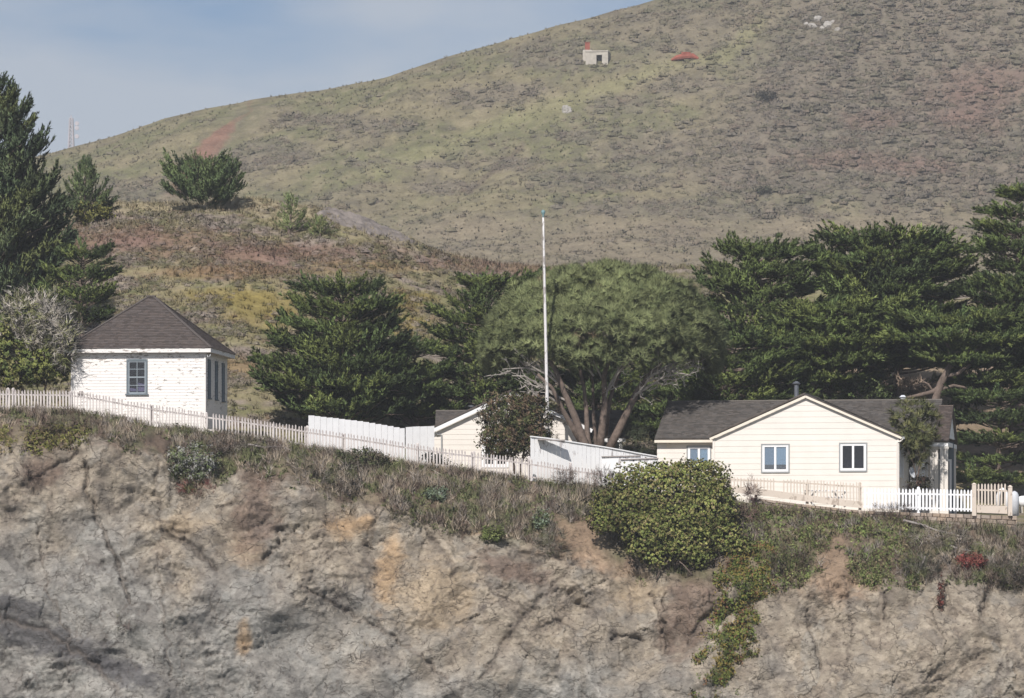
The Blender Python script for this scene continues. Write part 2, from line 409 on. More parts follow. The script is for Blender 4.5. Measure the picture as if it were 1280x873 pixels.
def hill_colour(px, py, X, Y):
    n1 = fbm(X * .05, Y * .06, 51, 4); n2 = fbm(X * .35, Y * .25, 53, 4)
    c = lerpc((.185, .166, .098), (.145, .146, .075), sstep(-.25, .4, n1))
    c = lerpc(c, (.215, .19, .12), sstep(.0, .5, n2) * .6)
    c = lerpc(c, (.12, .11, .075), sstep(.1, .6, -n2) * .6)
    bench = sstep(255, 285, py) * (1 - sstep(330, 345, py)) * sstep(380, 560, px); c = lerpc(c, (.21, .178, .128), bench * .65)
    h = heath_density(px, py, X, Y)
    c = lerpc(c, (.148, .128, .104), h * .75)
    for b in [(1210, 128, 60, 22, 1), (1215, 155, 45, 16, 2), (1060, 200, 80, 12, 3), (1150, 210, 50, 10, 4), (1090, 150, 40, 12, 5), (1240, 100, 60, 20, 6)]:
        c = lerpc(c, (.19, .115, .095), blob(px, py, *b[:4], seed=b[4], soft=.6) * .4)
    scar = np.interp(py, [140, 152, 165, 180, 215, 245], [312, 293, 279, 266, 241, 222])
    w = np.interp(py, [140, 152, 165, 180, 200, 225, 250], [2, 5, 12, 17, 17, 17, 20])
    off = np.abs(px - scar + 3 * fbm(px / 15., py / 9., 61, 3)) / w
    c = lerpc(c, (.20, .118, .084), (1 - sstep(.65, 1.2, off)) * (1 - sstep(215, 258, py)) * (.35 + .65 * sstep(146, 160, py)) * .95)
    tr = polydist(px, py, [(655, 180), (632, 205), (608, 222), (585, 240)]); c = lerpc(c, (.10, .08, .06), (1 - sstep(1.5, 5, tr + 3 * fbm(px / 8, py / 8, 63, 2))) * .6)
    tr = polydist(px, py, [(300, 152), (270, 185), (262, 200)]); c = lerpc(c, (.26, .24, .17), (1 - sstep(1., 3.5, np.abs(tr))) * .12)
    tr = polydist(px, py, [(950, 28), (905, 70), (840, 78), (760, 110), (640, 150), (470, 215)]); c = lerpc(c, (.22, .215, .11), (1 - sstep(2, 14, tr + 5 * fbm(px / 20., py / 20., 65, 3))) * .55)
    c = c * np.array([1.03, .995, 1.01])
    return c
HC = hill_colour(HPX, HPY, HXX, HYY)
hill = link('hill', npmesh('hill', np.stack([HXX, HYY, HZZ], -1).reshape(-1, 3), grid_faces(*HPX.shape), HC.reshape(-1, 3), True), M['hill'])
tag(hill, kind='structure')

# ---- the sea under the cliff
me = npmesh('sea', [(-1550, -1500, -14), (1550, -1500, -14), (1550, 1520, -14), (-1550, 1520, -14)], [(0, 1, 2, 3)])
m, nt, b = mat_new('sea_water'); b.inputs['Base Color'].default_value = (.02, .05, .06, 1); b.inputs['Roughness'].default_value = .15
nz = noise(nt, .5, 6); bump(nt, b, nz.outputs['Fac'], .8, .4)
tag(link('sea', me, m), kind='structure')

# ================================================================== CLIFF
RIM = [(-200, 560), (0, 562), (60, 566), (120, 548), (200, 572), (235, 606), (285, 606), (310, 580), (400, 616), (440, 640), (520, 652), (600, 668), (690, 694), (740, 694),
       (800, 725), (900, 738), (960, 742), (1005, 735), (1040, 725), (1100, 735), (1200, 725), (1280, 738), (1500, 740)]
CSTEP = 1.3
cpx = np.arange(-100, 1390, CSTEP)
ct = np.concatenate([np.linspace(0, .62, 280), np.linspace(.622, 1, 140)])
CPX, CT = np.meshgrid(cpx, ct)
yf = fence_y(CPX)
pf = np.interp(CPX, *np.array(FENCE, float).T); pr = np.interp(CPX, *np.array(RIM, float).T)
pr = pr + 7 * fbm(CPX / 40., CPX * 0, 201, 3)
# keys along t: bottom, mid face, rim, bank, fence, behind
keyt = [0., .34, .62, .72, .96, 1.]
keyY = [yf - 12.6, yf - 9.6, yf - 6.2, yf - 4.9, yf - .3, yf + 1.2]
keyZ = [zof(975, keyY[0]), None, zof(pr, keyY[2]), None, zof(pf, keyY[4]), zof(pf, keyY[4]) - .10]
keyZ[1] = keyZ[0] * .46 + keyZ[2] * .54
keyZ[3] = keyZ[2] * .62 + keyZ[4] * .38
CY = np.zeros_like(CPX); CZ = np.zeros_like(CPX)
for k in range(5):
    t = np.clip((CT - keyt[k]) / (keyt[k + 1] - keyt[k]), 0, 1); m_ = (CT >= keyt[k])
    CY = np.where(m_, keyY[k] * (1 - t) + keyY[k + 1] * t, CY); CZ = np.where(m_, keyZ[k] * (1 - t) + keyZ[k + 1] * t, CZ)
CX = (CPX - 640) * (CY + CAMD) / F
PYc = HZ - F * CZ / (CY + CAMD)
rockm = 1 - sstep(.60, .68, CT + .02 * fbm(CX * .8, CZ * .8, 203, 3))
u = CX; v = CZ
wu = u + .5 * fbm(u * .35, v * .35, 211, 3) + .13 * fbm(u * 2.6, v * 2.6, 215, 3); wv = v + .5 * fbm(u * .35, v * .35, 213, 3) + .13 * fbm(u * 2.6, v * 2.6, 217, 3)
def facets(a, b, ang, sx, sy, seed, tilt, off):
    c, s = math.cos(R(ang)), math.sin(R(ang))
    x = (a * c + b * s) / sx; y = (-a * s + b * c) / sy
    d1, d2, ix, iy, dx, dy = worley(x, y, seed)
    tx = _h(ix, iy, seed + 7) - .5; ty = _h(ix, iy, seed + 8) - .5; o = _h(ix, iy, seed + 9) - .5
    return tilt * (tx * dx + ty * dy) + off * o, d2 - d1, o
f1, e1, o1 = facets(wu, wv, 62, 2.6, 1.2, 221, .9, .20)
f2, e2, o2 = facets(wu, wv, -48, 1.0, .42, 231, .55, .11)
f3, e3, o3 = facets(u + .25 * fbm(u, v, 5, 2), v, 35, .40, .17, 241, .26, .06)
f4, e4, o4 = facets(u + .1 * fbm(u * 3, v * 3, 6, 2), v, -60, .17, .09, 251, .11, .035)
ru0 = sstep(-.25, .45, fbm(u * .28 + 7, v * .28, 297, 3))
def tfac(a, b, ang, sx, sy, seed):
    c, s_ = math.cos(R(ang)), math.sin(R(ang)); return trinoise((a * c + b * s_) / sx + .35 * b / sy, (-a * s_ + b * c) / sy, seed)
tu = u + .4 * fbm(u * .22, v * .22, 217, 2); tv = v + .4 * fbm(u * .22, v * .22, 219, 2)
tf = 1.05 * tfac(tu, tv, 58, 3.2, 1.5, 511) + .55 * tfac(tu, tv, -38, 1.5, .75, 512) + .26 * (.4 + ru0) * tfac(tu, tv, 25, .70, .34, 513) 
ru = sstep(-.25, .45, fbm(u * .28 + 7, v * .28, 297, 3))
disp = 1.15 * tf + .10 * (.15 + ru) * tfac(tu, tv, 70, .32, .16, 514) + .06 * (.2 + ru) * tfac(tu, tv, -20, .15, .08, 515) + 1.1 * fbm(u * .13, v * .16, 261, 3) + f1 * .35 + f2 * .5 * sstep(.0, .4, fbm(u * .3, v * .3, 263, 2)) + f3 * ru * (.1 + .8 * sstep(-.2, .5, fbm(u * .5, v * .5, 265, 3))) + f4 * (.15 + .6 * ru)
rid = 1 - np.abs(fbm(u * 1.3 + v * .6, v * .75, 267, 4)); disp = disp + .03 * rid * ru + .025 * (.3 + ru) * fbm((u + .5 * v) * 6.5, (v - .4 * u) * 3., 269, 4)
cr = np.zeros_like(u); crc = np.zeros_like(u)
wpx = CPX + 5 * fbm(CPX / 16., PYc / 16., 271, 3); wpy = PYc + 4 * fbm(CPX / 16., PYc / 16., 273, 3)
CRACKS = [([(104, 580), (112, 625), (130, 665), (146, 705), (166, 760)], 4.0, .38), ([(45, 650), (50, 700), (60, 740), (88, 800)], 2.2, .2), ([(195, 565), (196, 640), (205, 660)], 3., .2),
          ([(196, 690), (205, 760), (214, 850)], 2., .18), ([(205, 660), (250, 690), (272, 712)], 5., .35), ([(215, 660), (235, 668)], 5, .3), ([(380, 735), (440, 765), (500, 800), (560, 850)], 4.0, .3),
          ([(604, 850), (640, 790), (672, 755), (708, 720), (722, 700)], 6.5, .24), ([(600, 728), (630, 748), (660, 768)], 3., .22), ([(722, 752), (742, 770)], 4., .35), ([(520, 640), (545, 675), (570, 720)], 4., .22),
          ([(815, 740), (828, 775), (838, 812)], 2.6, .3), ([(832, 742), (824, 770)], 2.4, .25), ([(880, 720), (890, 760), (860, 800)], 5., .3), ([(1008, 760), (1020, 800), (1028, 830)], 3.2, .28), ([(1110, 712), (1108, 770)], 3., .25),
          ([(1170, 700), (1182, 730), (1190, 770)], 3., .25), ([(1238, 690), (1240, 730), (1228, 770)], 6., .45), ([(330, 700), (345, 680), (352, 660)], 3.5, .3), ([(455, 700), (470, 712)], 3, .25), ([(560, 560), (640, 690), (680, 705)], 3., .12),
          ([(180, 640), (210, 650)], 3.5, .25), ([(270, 635), (305, 632)], 3.5, .3), ([(765, 800), (790, 790), (800, 795)], 3.5, .3), ([(690, 770), (720, 790)], 2.5, .2), ([(440, 610), (470, 650)], 4, .25),
          ([(1060, 735), (1068, 790), (1055, 850)], 2.5, .16), ([(0, 770), (60, 790), (120, 830), (150, 870)], 6., .25), ([(590, 650), (650, 690), (700, 700)], 5, .25), ([(30, 610), (60, 590), (95, 565)], 4, .3), ([(150, 690), (170, 720)], 2.5, .2)]
for pts, w, dep in CRACKS:
    xs_, ys_ = zip(*pts); bx = (wpx > min(xs_) - 4 * w) & (wpx < max(xs_) + 4 * w) & (wpy > min(ys_) - 4 * w) & (wpy < max(ys_) + 4 * w)
    d = np.full(wpx.shape, 1e3); d[bx] = polydist(wpx[bx], wpy[bx], pts); g = np.exp(-(d / (w * .62)) ** 2)
    cr = np.maximum(cr, g * dep); crc = np.maximum(crc, np.exp(-(d / (w * .7)) ** 2))
edge = np.exp(-(e1 / .05) ** 2) * .02 * sstep(-.1, .3, fbm(u * .4, v * .4, 281, 2)) + np.exp(-(e2 / .07) ** 2) * .045 * sstep(-.1, .4, fbm(u * .6, v * .6, 283, 2))
disp = disp - cr * .9 - edge * .25
soil = .35 * fbm(u * .45, v * .45, 291, 4) + .05 * fbm(u * 3, v * 3, 293, 3)
def hair(a, b, ang, sx, sy, seed, w_):
    c, s_ = math.cos(R(ang)), math.sin(R(ang)); d1, d2 = worley((a * c + b * s_) / sx, (-a * s_ + b * c) / sy, seed)[:2]; return np.exp(-((d2 - d1) / w_) ** 2)
hr = hair(wu, wv, 55, 2.2, .8, 521, .035) * sstep(.0, .3, fbm(u * .5, v * .5, 523, 3)) + .8 * hair(wu, wv, -40, .9, .4, 525, .05) * sstep(.05, .35, fbm(u * .8 + 5, v * .8, 527, 3))
hr = np.clip(hr, 0, 1) * rockm; disp = disp - .10 * hr
topm = 1 - sstep(.86, .94, CT)
D_ = (disp * rockm + soil * (1 - rockm)) * topm
CY2 = CY - D_ * .88; CZ2 = CZ + D_ * .40 * (1 - .5 * rockm)
# overhanging sod lip at the top of the rock
lip = np.exp(-((CT - .645) / .014) ** 2) * (.35 + .35 * fbm(u * .5, v * 0, 295, 3)); CY2 = CY2 - lip * .5
def rock_colour():
    n = fbm(u * .30, v * .30, 301, 4); n2 = fbm(u * 1.5, v * 1.5, 303, 4); n3 = fbm(u * .7, v * .35, 305, 3)
    grey = lerpc((.222, .210, .188), (.172, .165, .150), sstep(-.4, .5, n2))
    tan = lerpc((.262, .218, .162), (.205, .165, .122), sstep(-.4, .5, n2))
    # warm, weathered band under the soil, grey below
    frac = (PYc - pr) / 120.
    warm = 1 - sstep(.45, 1.5, frac + .55 * n + .2 * n3 - .55 * sstep(380, 560, CPX) * (1 - .5 * sstep(600, 660, CPX) * (1 - sstep(960, 1000, CPX))))
    c = lerpc(grey, tan, np.clip(warm, 0, 1) * .75)
    c = lerpc(c, (.25, .245, .22), sstep(.1, .6, o1 + .4 * n2) * .35)
    c = lerpc(c, (.15, .135, .12), sstep(.1, .5, -o2 + .4 * n3) * .35)
    for b in [(485, 712, 15, 42, 1, 10), (545, 740, 45, 38, 2, 0), (430, 660, 22, 14, 3, 0), (305, 800, 8, 18, 4, 10), (225, 655, 30, 12, 5, 0), (310, 690, 22, 22, 6, -30), (640, 640, 20, 14, 7, 20), (800, 740, 30, 20, 8, 0), (460, 655, 10, 8, 9, 0)]:
        c = lerpc(c, (.33, .225, .13) if b[4] in (1, 3, 4, 9) else (.30, .235, .16), blob(CPX, PYc, *b[:4], seed=b[4], soft=.6, ang=b[5]) * .75)
    for b in [(720, 672, 42, 30, 11, 0), (770, 695, 50, 22, 12, 20), (1048, 722, 42, 28, 13, 0), (1045, 700, 20, 24, 14, 0), (590, 655, 20, 12, 17, 0), (650, 655, 28, 14, 20, 10)]:
        c = lerpc(c, (.25, .18, .125), blob(CPX, PYc, *b[:4], seed=b[4], soft=.45) * .9)
    for b in [(320, 648, 26, 50, 51, 12), (300, 560, 70, 14, 52, 8), (400, 590, 60, 16, 53, 10), (190, 556, 60, 10, 54, 0), (650, 625, 60, 9, 55, 0), (860, 760, 30, 60, 56, 15), (880, 720, 20, 26, 57, 0), (330, 590, 30, 20, 58, 0), (55, 592, 22, 18, 59, 0), (640, 712, 50, 16, 60, 20), (480, 600, 50, 10, 62, 0)]:
        c = lerpc(c, (.125, .085, .065), blob(CPX, PYc, *b[:4], seed=b[4], soft=.5, ang=b[5]) * .7)
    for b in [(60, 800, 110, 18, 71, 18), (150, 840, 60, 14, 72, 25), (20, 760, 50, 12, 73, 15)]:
        c = lerpc(c, (.075, .072, .073), blob(CPX, PYc, *b[:4], seed=b[4], soft=.4, ang=b[5]) * .85)  # band of cast shadow across the lower-left rock, painted into the rock colour
    c = lerpc(c, (.105, .088, .075), crc * .55)
    c = lerpc(c, (.10, .085, .075), hr * .6)
    c = c * (1 + .20 * o2 + .16 * o3 + .22 * tfac(tu, tv, 58, 1.9, .8, 531) + .15 * fbm(u * 4, v * 4, 533, 4))[..., None]
    sc = lerpc((.135, .10, .075), (.20, .165, .115), sstep(-.3, .4, fbm(u * .8, v * .8, 307, 4)))
    sc = lerpc(sc, (.13, .13, .07), sstep(.0, .5, fbm(u * .5, v * .5, 309, 3)) * .7)
    sc = lerpc(sc, (.25, .18, .125), blob(CPX, PYc, 720, 668, 34, 22, seed=11, soft=.4) * .9)
    sc = lerpc(sc, (.25, .18, .125), blob(CPX, PYc, 1046, 706, 24, 34, seed=14, soft=.4) * .9)
    c = c * 1.22
    return c * rockm[..., None] + sc * (1 - rockm[..., None])
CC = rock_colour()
CPOS = np.stack([CX, CY2, CZ2], -1)
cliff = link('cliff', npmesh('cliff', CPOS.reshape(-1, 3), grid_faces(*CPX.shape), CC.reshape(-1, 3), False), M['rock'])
tag(cliff, kind='structure')
CPYr = HZ - F * CZ2 / (CY2 + CAMD)      # where each cliff vertex stands after the displacement
def cliff_pt(px, py):
    """the point of the cliff surface seen at a place on the photograph"""
    j = int(np.clip(round((px - cpx[0]) / CSTEP), 0, len(cpx) - 1))
    i = int(np.argmin(np.abs(CPYr[:int(len(ct) * .97), j] - py)))
    return Vector(CPOS[i, j])
# ================================================================== BUILDINGS
def xf(mb, fn):
    mb.v = [tuple(fn(Vector(p))) for p in mb.v]; return mb
def siding(mb, x0, x1, z0, z1, lap=.2, openings=(), gable=None, thick=.12, rng_=random):
    """lapped boards facing -Y on the plane y=0; gable(z) -> (xmin, xmax)"""
    br = {round(z0, 4), round(z1, 4)}
    for o in openings: br |= {round(o[2], 4), round(o[3], 4)}
    k = 0
    while z0 + k * lap < z1: br.add(round(z0 + k * lap, 4)); k += 1
    zs = sorted(b for b in br if z0 - 1e-6 <= b <= z1 + 1e-6)
    for a, b in zip(zs[:-1], zs[1:]):
        if b - a < .004: continue
        ka = math.floor((a - z0) / lap + 1e-4)
        f0 = (a - z0) / lap - ka; f1 = min(1, (b - z0) / lap - ka)
        ya = -.014 + .012 * f0; yb = -.014 + .012 * f1
        A = gable(a) if gable else (x0, x1); B = gable(b) if gable else (x0, x1)
        if B[1] - B[0] < .02: B = ((B[0] + B[1]) / 2 - .005, (B[0] + B[1]) / 2 + .005)
        cuts = sorted((o[0], o[1]) for o in openings if o[2] < b - 1e-4 and o[3] > a + 1e-4)
        segs = []; la, lb = A[0], B[0]
        for c0, c1 in cuts: segs.append((la, c0, lb, c0)); la = lb = c1
        segs.append((la, A[1], lb, B[1]))
        for a0, a1, b0, b1 in segs:
            if a1 - a0 < .005: continue
            mb.hexa([(a0, ya, a), (a1, ya, a), (a1, thick, a), (a0, thick, a)], [(b0, yb, b), (b1, yb, b), (b1, thick, b), (b0, thick, b)])
ROT_RIGHT = lambda X: (lambda p: Vector((X - p.y, p.x, p.z)))      # a wall drawn facing -Y turned to face +X at x = X (its x becomes y)
ROT_LEFT = lambda X: (lambda p: Vector((X + p.y, -p.x, p.z)))
def shingles(mb, o, u, v, L, ufun, course=.15, sw=.19, base=(.085, .075, .068), var=.22, seed=1):
    """courses of separate shingles on a roof plane: o + u*a + v*b for b in 0..L, a between ufun(b)"""
    rr = random.Random(seed); u = Vector(u).normalized(); v = Vector(v).normalized(); n = u.cross(v).normalized(); o = Vector(o)
    nb = int(math.ceil(L / course)); course = L / nb
    for k in range(nb):
        b0 = k * course - .02; b1 = (k + 1) * course + .03
        if k == nb - 1: b1 = L
        A0, A1 = ufun(max(0, k * course)); B0, B1 = ufun(min(L, (k + 1) * course))
        a = A0 - rr.random() * sw
        cf = 1 + rr.uniform(-.06, .06)
        while a < A1:
            a2 = a + sw * rr.uniform(.75, 1.25)
            p0 = max(a, A0); p1 = min(a2, A1); q0 = min(max(a, B0), B1); q1 = max(min(a2, B1), B0)
            a = a2
            if p1 - p0 < .01: continue
            t = .03 + rr.uniform(0, .012); j = rr.uniform(-.008, .008)
            f = cf * (1 + rr.uniform(-var, var)); w = rr.uniform(-.02, .03)
            mb.cur = (base[0] * f * (1 + w), base[1] * f, base[2] * f * (1 - w))
            c0 = o + u * p0 + v * (b0 + j); c1 = o + u * p1 + v * (b0 + j); c2 = o + u * q1 + v * b1; c3 = o + u * q0 + v * b1
            mb.add([c0 + n * t, c1 + n * t, c2 + n * .008, c3 + n * .008, c0, c1, c2, c3], [(0, 1, 2, 3), (4, 5, 1, 0), (5, 6, 2, 1), (7, 4, 0, 3)])
def deck(mb, pts, th=.06):
    """a roof board under the shingles: polygon counter-clockwise from above"""
    pts = [Vector(p) for p in pts]; n = (pts[1] - pts[0]).cross(pts[2] - pts[0]).normalized(); k = len(pts)
    mb.add(pts + [p - n * th for p in pts], [tuple(range(k)), tuple(range(2 * k - 1, k - 1, -1))] + [(i, i + k, (i + 1) % k + k, (i + 1) % k) for i in range(k)])
def slider_window(parent, x0, x1, z0, z1, y=0., left='blind', right='blind', drop=.0, casing='greytrim', fn=None, glass='glass'):
    """casing part with white frame, panes and blinds as sub-parts, on a wall facing -Y"""
    fn = fn or (lambda p: p)
    c = MB(); w = .065
    c.box(x0 - w, x0, y - .045, y + .08, z0 - w, z1 + w); c.box(x1, x1 + w, y - .045, y + .08, z0 - w, z1 + w)
    c.box(x0, x1, y - .045, y + .08, z1, z1 + w); c.box(x0, x1, y - .06, y + .08, z0 - w, z0)
    win = xf(c, fn).build('window', M[casing], parent)
    f = MB(); t = .105; xm = (x0 + x1) / 2
    f.box(x0, x0 + t, y - .03, y + .06, z0, z1); f.box(x1 - t, x1, y - .03, y + .06, z0, z1)
    f.box(x0 + t, x1 - t, y - .03, y + .06, z1 - t * .8, z1); f.box(x0 + t, x1 - t, y - .03, y + .06, z0, z0 + t)
    f.box(xm - .055, xm + .045, y - .028, y + .05, z0 + t, z1 - t * .8)
    xf(f, fn).build('frame', M['white'], win)
    for s, (a, b, bl) in enumerate([(x0 + t, xm - .055, left), (xm + .045, x1 - t, right)]):
        g = MB(); g.box(a, b, y + .005, y + .012, z0 + t, z1 - t * .8); xf(g, fn).build('pane', M[glass], win)
        if bl:
            h = MB(); zz = z0 + t + drop
            n = 14
            for k in range(n):
                za = zz + (z1 - t * .8 - zz) * k / n; zb = zz + (z1 - t * .8 - zz) * (k + 1) / n
                h.hexa([(a, y + .035, za), (b, y + .035, za), (b, y + .045, za), (a, y + .045, za)], [(a, y + .028, zb), (b, y + .028, zb), (b, y + .036, zb), (a, y + .036, zb)])
            xf(h, fn).build('blind', M['blind' if bl == 'blind' else 'blind2'], win)
    d = MB(); d.box(x0, x1, y + .75, y + .77, z0 - .1, z1 + .1); xf(d, fn).build('dark_room', M['dark'], win)
    return win

# ------------------------------------------------------------------ the small hip-roofed building, left
A = R(-6.)
o = P(90, 437, 3.); sc_ = 203 / F
S = empty('hip_roofed_building', (o.x, 3., o.z - 3.72), 'small square building with peeling white siding and a pyramid shingle roof', 'building', rz=A)
W_, D_h, H_ = 6.33, 6.1, 3.72
wx0, wx1, wz0, wz1 = 2.69, 3.52, H_ - 2.08, H_ - .56
b_ = MB(); siding(b_, 0, W_, -.5, H_, .145, [(wx0, wx1, wz0, wz1)])
b_.build('front_wall', M['peel'], S)
sidew = [(.75, 1.2), (2.7, 3.15), (4.6, 5.05)]
b_ = MB(); siding(b_, .0, D_h, -.5, H_, .145, [(a, b, H_ - 2.25, H_ - .55) for a, b in sidew]); xf(b_, ROT_RIGHT(W_)).build('side_wall', M['peel'], S)
b_ = MB(); siding(b_, -D_h, 0, -.5, H_, .145); xf(b_, ROT_LEFT(0)).build('side_wall', M['peel'], S)
b_ = MB(); b_.box(0.15, W_ - .15, D_h - .12, D_h, -.5, H_); b_.build('rear_wall', M['peel'], S)
for q in (W_ - .03, -.045): b_ = MB(); b_.box(q, q + .075, -.05, .07, -.5, H_); b_.build('corner_board', M['peel'], S)
def sash_window(parent, x0, x1, z0, z1, fn=None, paper=False):
    fn = fn or (lambda p: p); w = .085
    c = MB(); c.box(x0 - w, x0, -.06, .08, z0 - .02, z1 + w); c.box(x1, x1 + w, -.06, .08, z0 - .02, z1 + w); c.box(x0, x1, -.06, .08, z1, z1 + w * 1.1)
    c.box(x0 - w - .05, x1 + w + .05, -.11, .06, z0 - .08, z0 - .02)
    win = xf(c, fn).build('window', M['greyblue'], parent)
    f = MB(); t = .055; zm = (z0 + z1) / 2
    f.box(x0, x0 + t, -.03, .04, z0, z1); f.box(x1 - t, x1, -.03, .04, z0, z1); f.box(x0 + t, x1 - t, -.03, .04, z1 - t, z1); f.box(x0 + t, x1 - t, -.03, .04, z0 - .02, z0 + t)
    f.box(x0 + t, x1 - t, -.035, .03, zm - .03, zm + .03)
    xm = (x0 + x1) / 2
    f.box(xm - .014, xm + .014, -.02, .02, z0 + t, zm - .03); f.box(xm - .014, xm + .014, -.02, .02, zm + .03, z1 - t)
    for q in ((z0 + zm) / 2, (z1 + zm) / 2): f.box(x0 + t, x1 - t, -.018, .018, q - .013, q + .013)
    xf(f, fn).build('sash', M['sash'], win)
    g = MB(); g.box(x0 + t, x1 - t, .001, .007, z0 + t, z1 - t); xf(g, fn).build('pane', M['darkglass'], win)
    d = MB(); d.box(x0 - .2, x1 + .2, .9, .92, z0 - .2, z1 + .2); xf(d, fn).build('dark_room', M['dark'], win)
    if paper:
        p = MB(); p.hexa([(xm + .02, .05, z0 + .1), (x1 - .08, .05, z0 + .1), (x1 - .08, .07, z0 + .1), (xm + .02, .07, z0 + .1)], [(xm + .02, .09, z0 + .50), (x1 - .08, .09, z0 + .44), (x1 - .08, .11, z0 + .44), (xm + .02, .11, z0 + .50)])
        p.hexa([(x0 + .07, .05, z0 + .1), (xm - .06, .05, z0 + .1), (xm - .06, .2, z0 + .1), (x0 + .07, .2, z0 + .1)], [(x0 + .07, .05, z0 + .27), (xm - .06, .05, z0 + .22), (xm - .06, .2, z0 + .22), (x0 + .07, .2, z0 + .27)])
        xf(p, fn).build('white_paper', M['paper'], win)
sash_window(S, wx0, wx1, wz0, wz1, None, True)
for a, b in sidew: sash_window(S, a, b, H_ - 2.25, H_ - .55, ROT_RIGHT(W_))
ov = .33; ze = H_ + .02; za = H_ + 2.62
x0, x1, y0, y1 = -ov, W_ + ov, -ov, D_h + ov; cx_, cy_ = W_ / 2 + .02, D_h / 2
ra, rb = (cx_ - .12, cy_, za), (cx_ + .12, cy_, za)
b_ = MB(); b_.box(x0, x1, y0, y0 + .03, ze - .20, ze); b_.box(x0, x1, y1 - .03, y1, ze - .20, ze); b_.box(x0, x0 + .03, y0 + .03, y1 - .03, ze - .20, ze); b_.box(x1 - .03, x1, y0 + .03, y1 - .03, ze - .20, ze)
b_.build('fascia', M['peel'], S)
b_ = MB(); b_.box(x0 + .03, x1 - .03, y0 + .03, -.06, ze - .2, ze - .17); b_.box(x0 + .03, x1 - .03, D_h + .05, y1 - .03, ze - .2, ze - .17); b_.box(x0 + .03, -.06, -.06, D_h + .05, ze - .2, ze - .17); b_.box(W_ + .06, x1 - .03, -.06, D_h + .05, ze - .2, ze - .17)
b_.build('soffit', M['soffit'], S)
b_ = MB(); deck(b_, [(x0, y0, ze), (x1, y0, ze), rb, ra]); deck(b_, [(x1, y0, ze), (x1, y1, ze), rb]); deck(b_, [(x1, y1, ze), (x0, y1, ze), ra, rb]); deck(b_, [(x0, y1, ze), (x0, y0, ze), ra])
rf = b_.build('roof', M['deck'], S)
b_ = MB(); shb = (.094, .079, .073)
def hip(o, u, length, top0, top1, seed):
    o = Vector(o); t0 = Vector(top0); u = Vector(u); a0 = (t0 - o).dot(u); a1 = (Vector(top1) - o).dot(u); v = (t0 - o) - u * a0; L = v.length
    shingles(b_, o + u.cross(v.normalized()) * .004, u, v, L, lambda b: (a0 * b / L - .02, length + (a1 - length) * b / L + .02), .135, .19, shb, .2, seed)
hip((x0, y0, ze), (1, 0, 0), x1 - x0, ra, rb, 1); hip((x1, y0, ze), (0, 1, 0), y1 - y0, rb, rb, 2); hip((x1, y1, ze), (-1, 0, 0), x1 - x0, rb, ra, 3); hip((x0, y1, ze), (0, -1, 0), y1 - y0, ra, ra, 4)
b_.build('shingles', M['shingle'], rf)
b_ = MB(); b_.cur = (.11, .095, .088)
for c in [(x0, y0, ze), (x1, y0, ze), (x1, y1, ze), (x0, y1, ze)]: b_.beam(Vector(c) + Vector((0, 0, .04)), Vector(ra if c[0] < cx_ else rb) + Vector((0, 0, .045)), .16, .03)
b_.beam(Vector(ra) + Vector((-.1, 0, .05)), Vector(rb) + Vector((.1, 0, .05)), .22, .06); b_.build('ridge_cap', M['shingle'], rf)
b_ = MB(); b_.tube([(W_ + .1, -.1, H_ - .25), (W_ + .2, -.32, H_ - .42), (W_ + .28, -.28, H_ - .36), (W_ + .3, -.2, H_ - .25)], .016, 5); b_.build('cable', M['pale_metal'], S)
b_ = MB(); b_.box(.30, .58, -.14, -.02, 1.62, 1.68); b_.box(.36, .52, -.1, -.02, 1.68, 1.76); b_.build('bracket', M['greywood'], S)

# ------------------------------------------------------------------ gabled houses
def gable_walls(parent, W, H, rise, D, zb, front_open, mat, lap=.26, y=0., gx0=0., right_open=(), name='gable_wall', side=True):
    half = W / 2
    g = lambda z: (gx0, gx0 + W) if z <= H else (gx0 + (z - H) / rise * half, gx0 + W - (z - H) / rise * half)
    b = MB(); siding(b, gx0, gx0 + W, zb, H + rise, lap, front_open, g); xf(b, lambda p: Vector((p.x, p.y + y, p.z))).build(name, mat, parent)
    if side:
        b = MB(); siding(b, y + .005, y + D, zb, H, lap, right_open); xf(b, ROT_RIGHT(gx0 + W)).build('side_wall', mat, parent)
        b = MB(); siding(b, -(y + D), -(y + .005), zb, H, lap); xf(b, ROT_LEFT(gx0)).build('side_wall', mat, parent)
def gable_roof(parent, x0, x1, ze, zr, y0, y1, base, seed, th=.10, trim=None, trim_w=.14):
    """ridge along Y"""
    xm = (x0 + x1) / 2; L = math.hypot(xm - x0, zr - ze)
    b = MB(); deck(b, [(x0, y0, ze), (xm, y0, zr), (xm, y1, zr), (x0, y1, ze)][::-1], th); deck(b, [(x1, y0, ze), (x1, y1, ze), (xm, y1, zr), (xm, y0, zr)], th)
    r = b.build('roof', M['deck'], parent)
    b = MB()
    shingles(b, (x0, y1, ze + .003), (0, -1, 0), (xm - x0, 0, zr - ze), L, lambda q: (0, y1 - y0), .14, .2, base, .25, seed)
    shingles(b, (x1, y0, ze + .003), (0, 1, 0), (xm - x1, 0, zr - ze), L, lambda q: (0, y1 - y0), .14, .2, base, .25, seed + 1)
    b.build('shingles', M['shingle'], r)
    if trim:
        b = MB(); sl = Vector((xm - x0, 0, zr - ze)).normalized()
        for s, xx in ((1, x0), (-1, x1)):
            a = Vector((xx, y0 - .02, ze - th * .5 - trim_w * .42)); c = Vector((xm, y0 - .02, zr - th * .5 - trim_w * .42)); b.beam(a, c, .035, trim_w, up=(0, 0, 1))
        b.build('barge_board', M[trim], r)
    return r
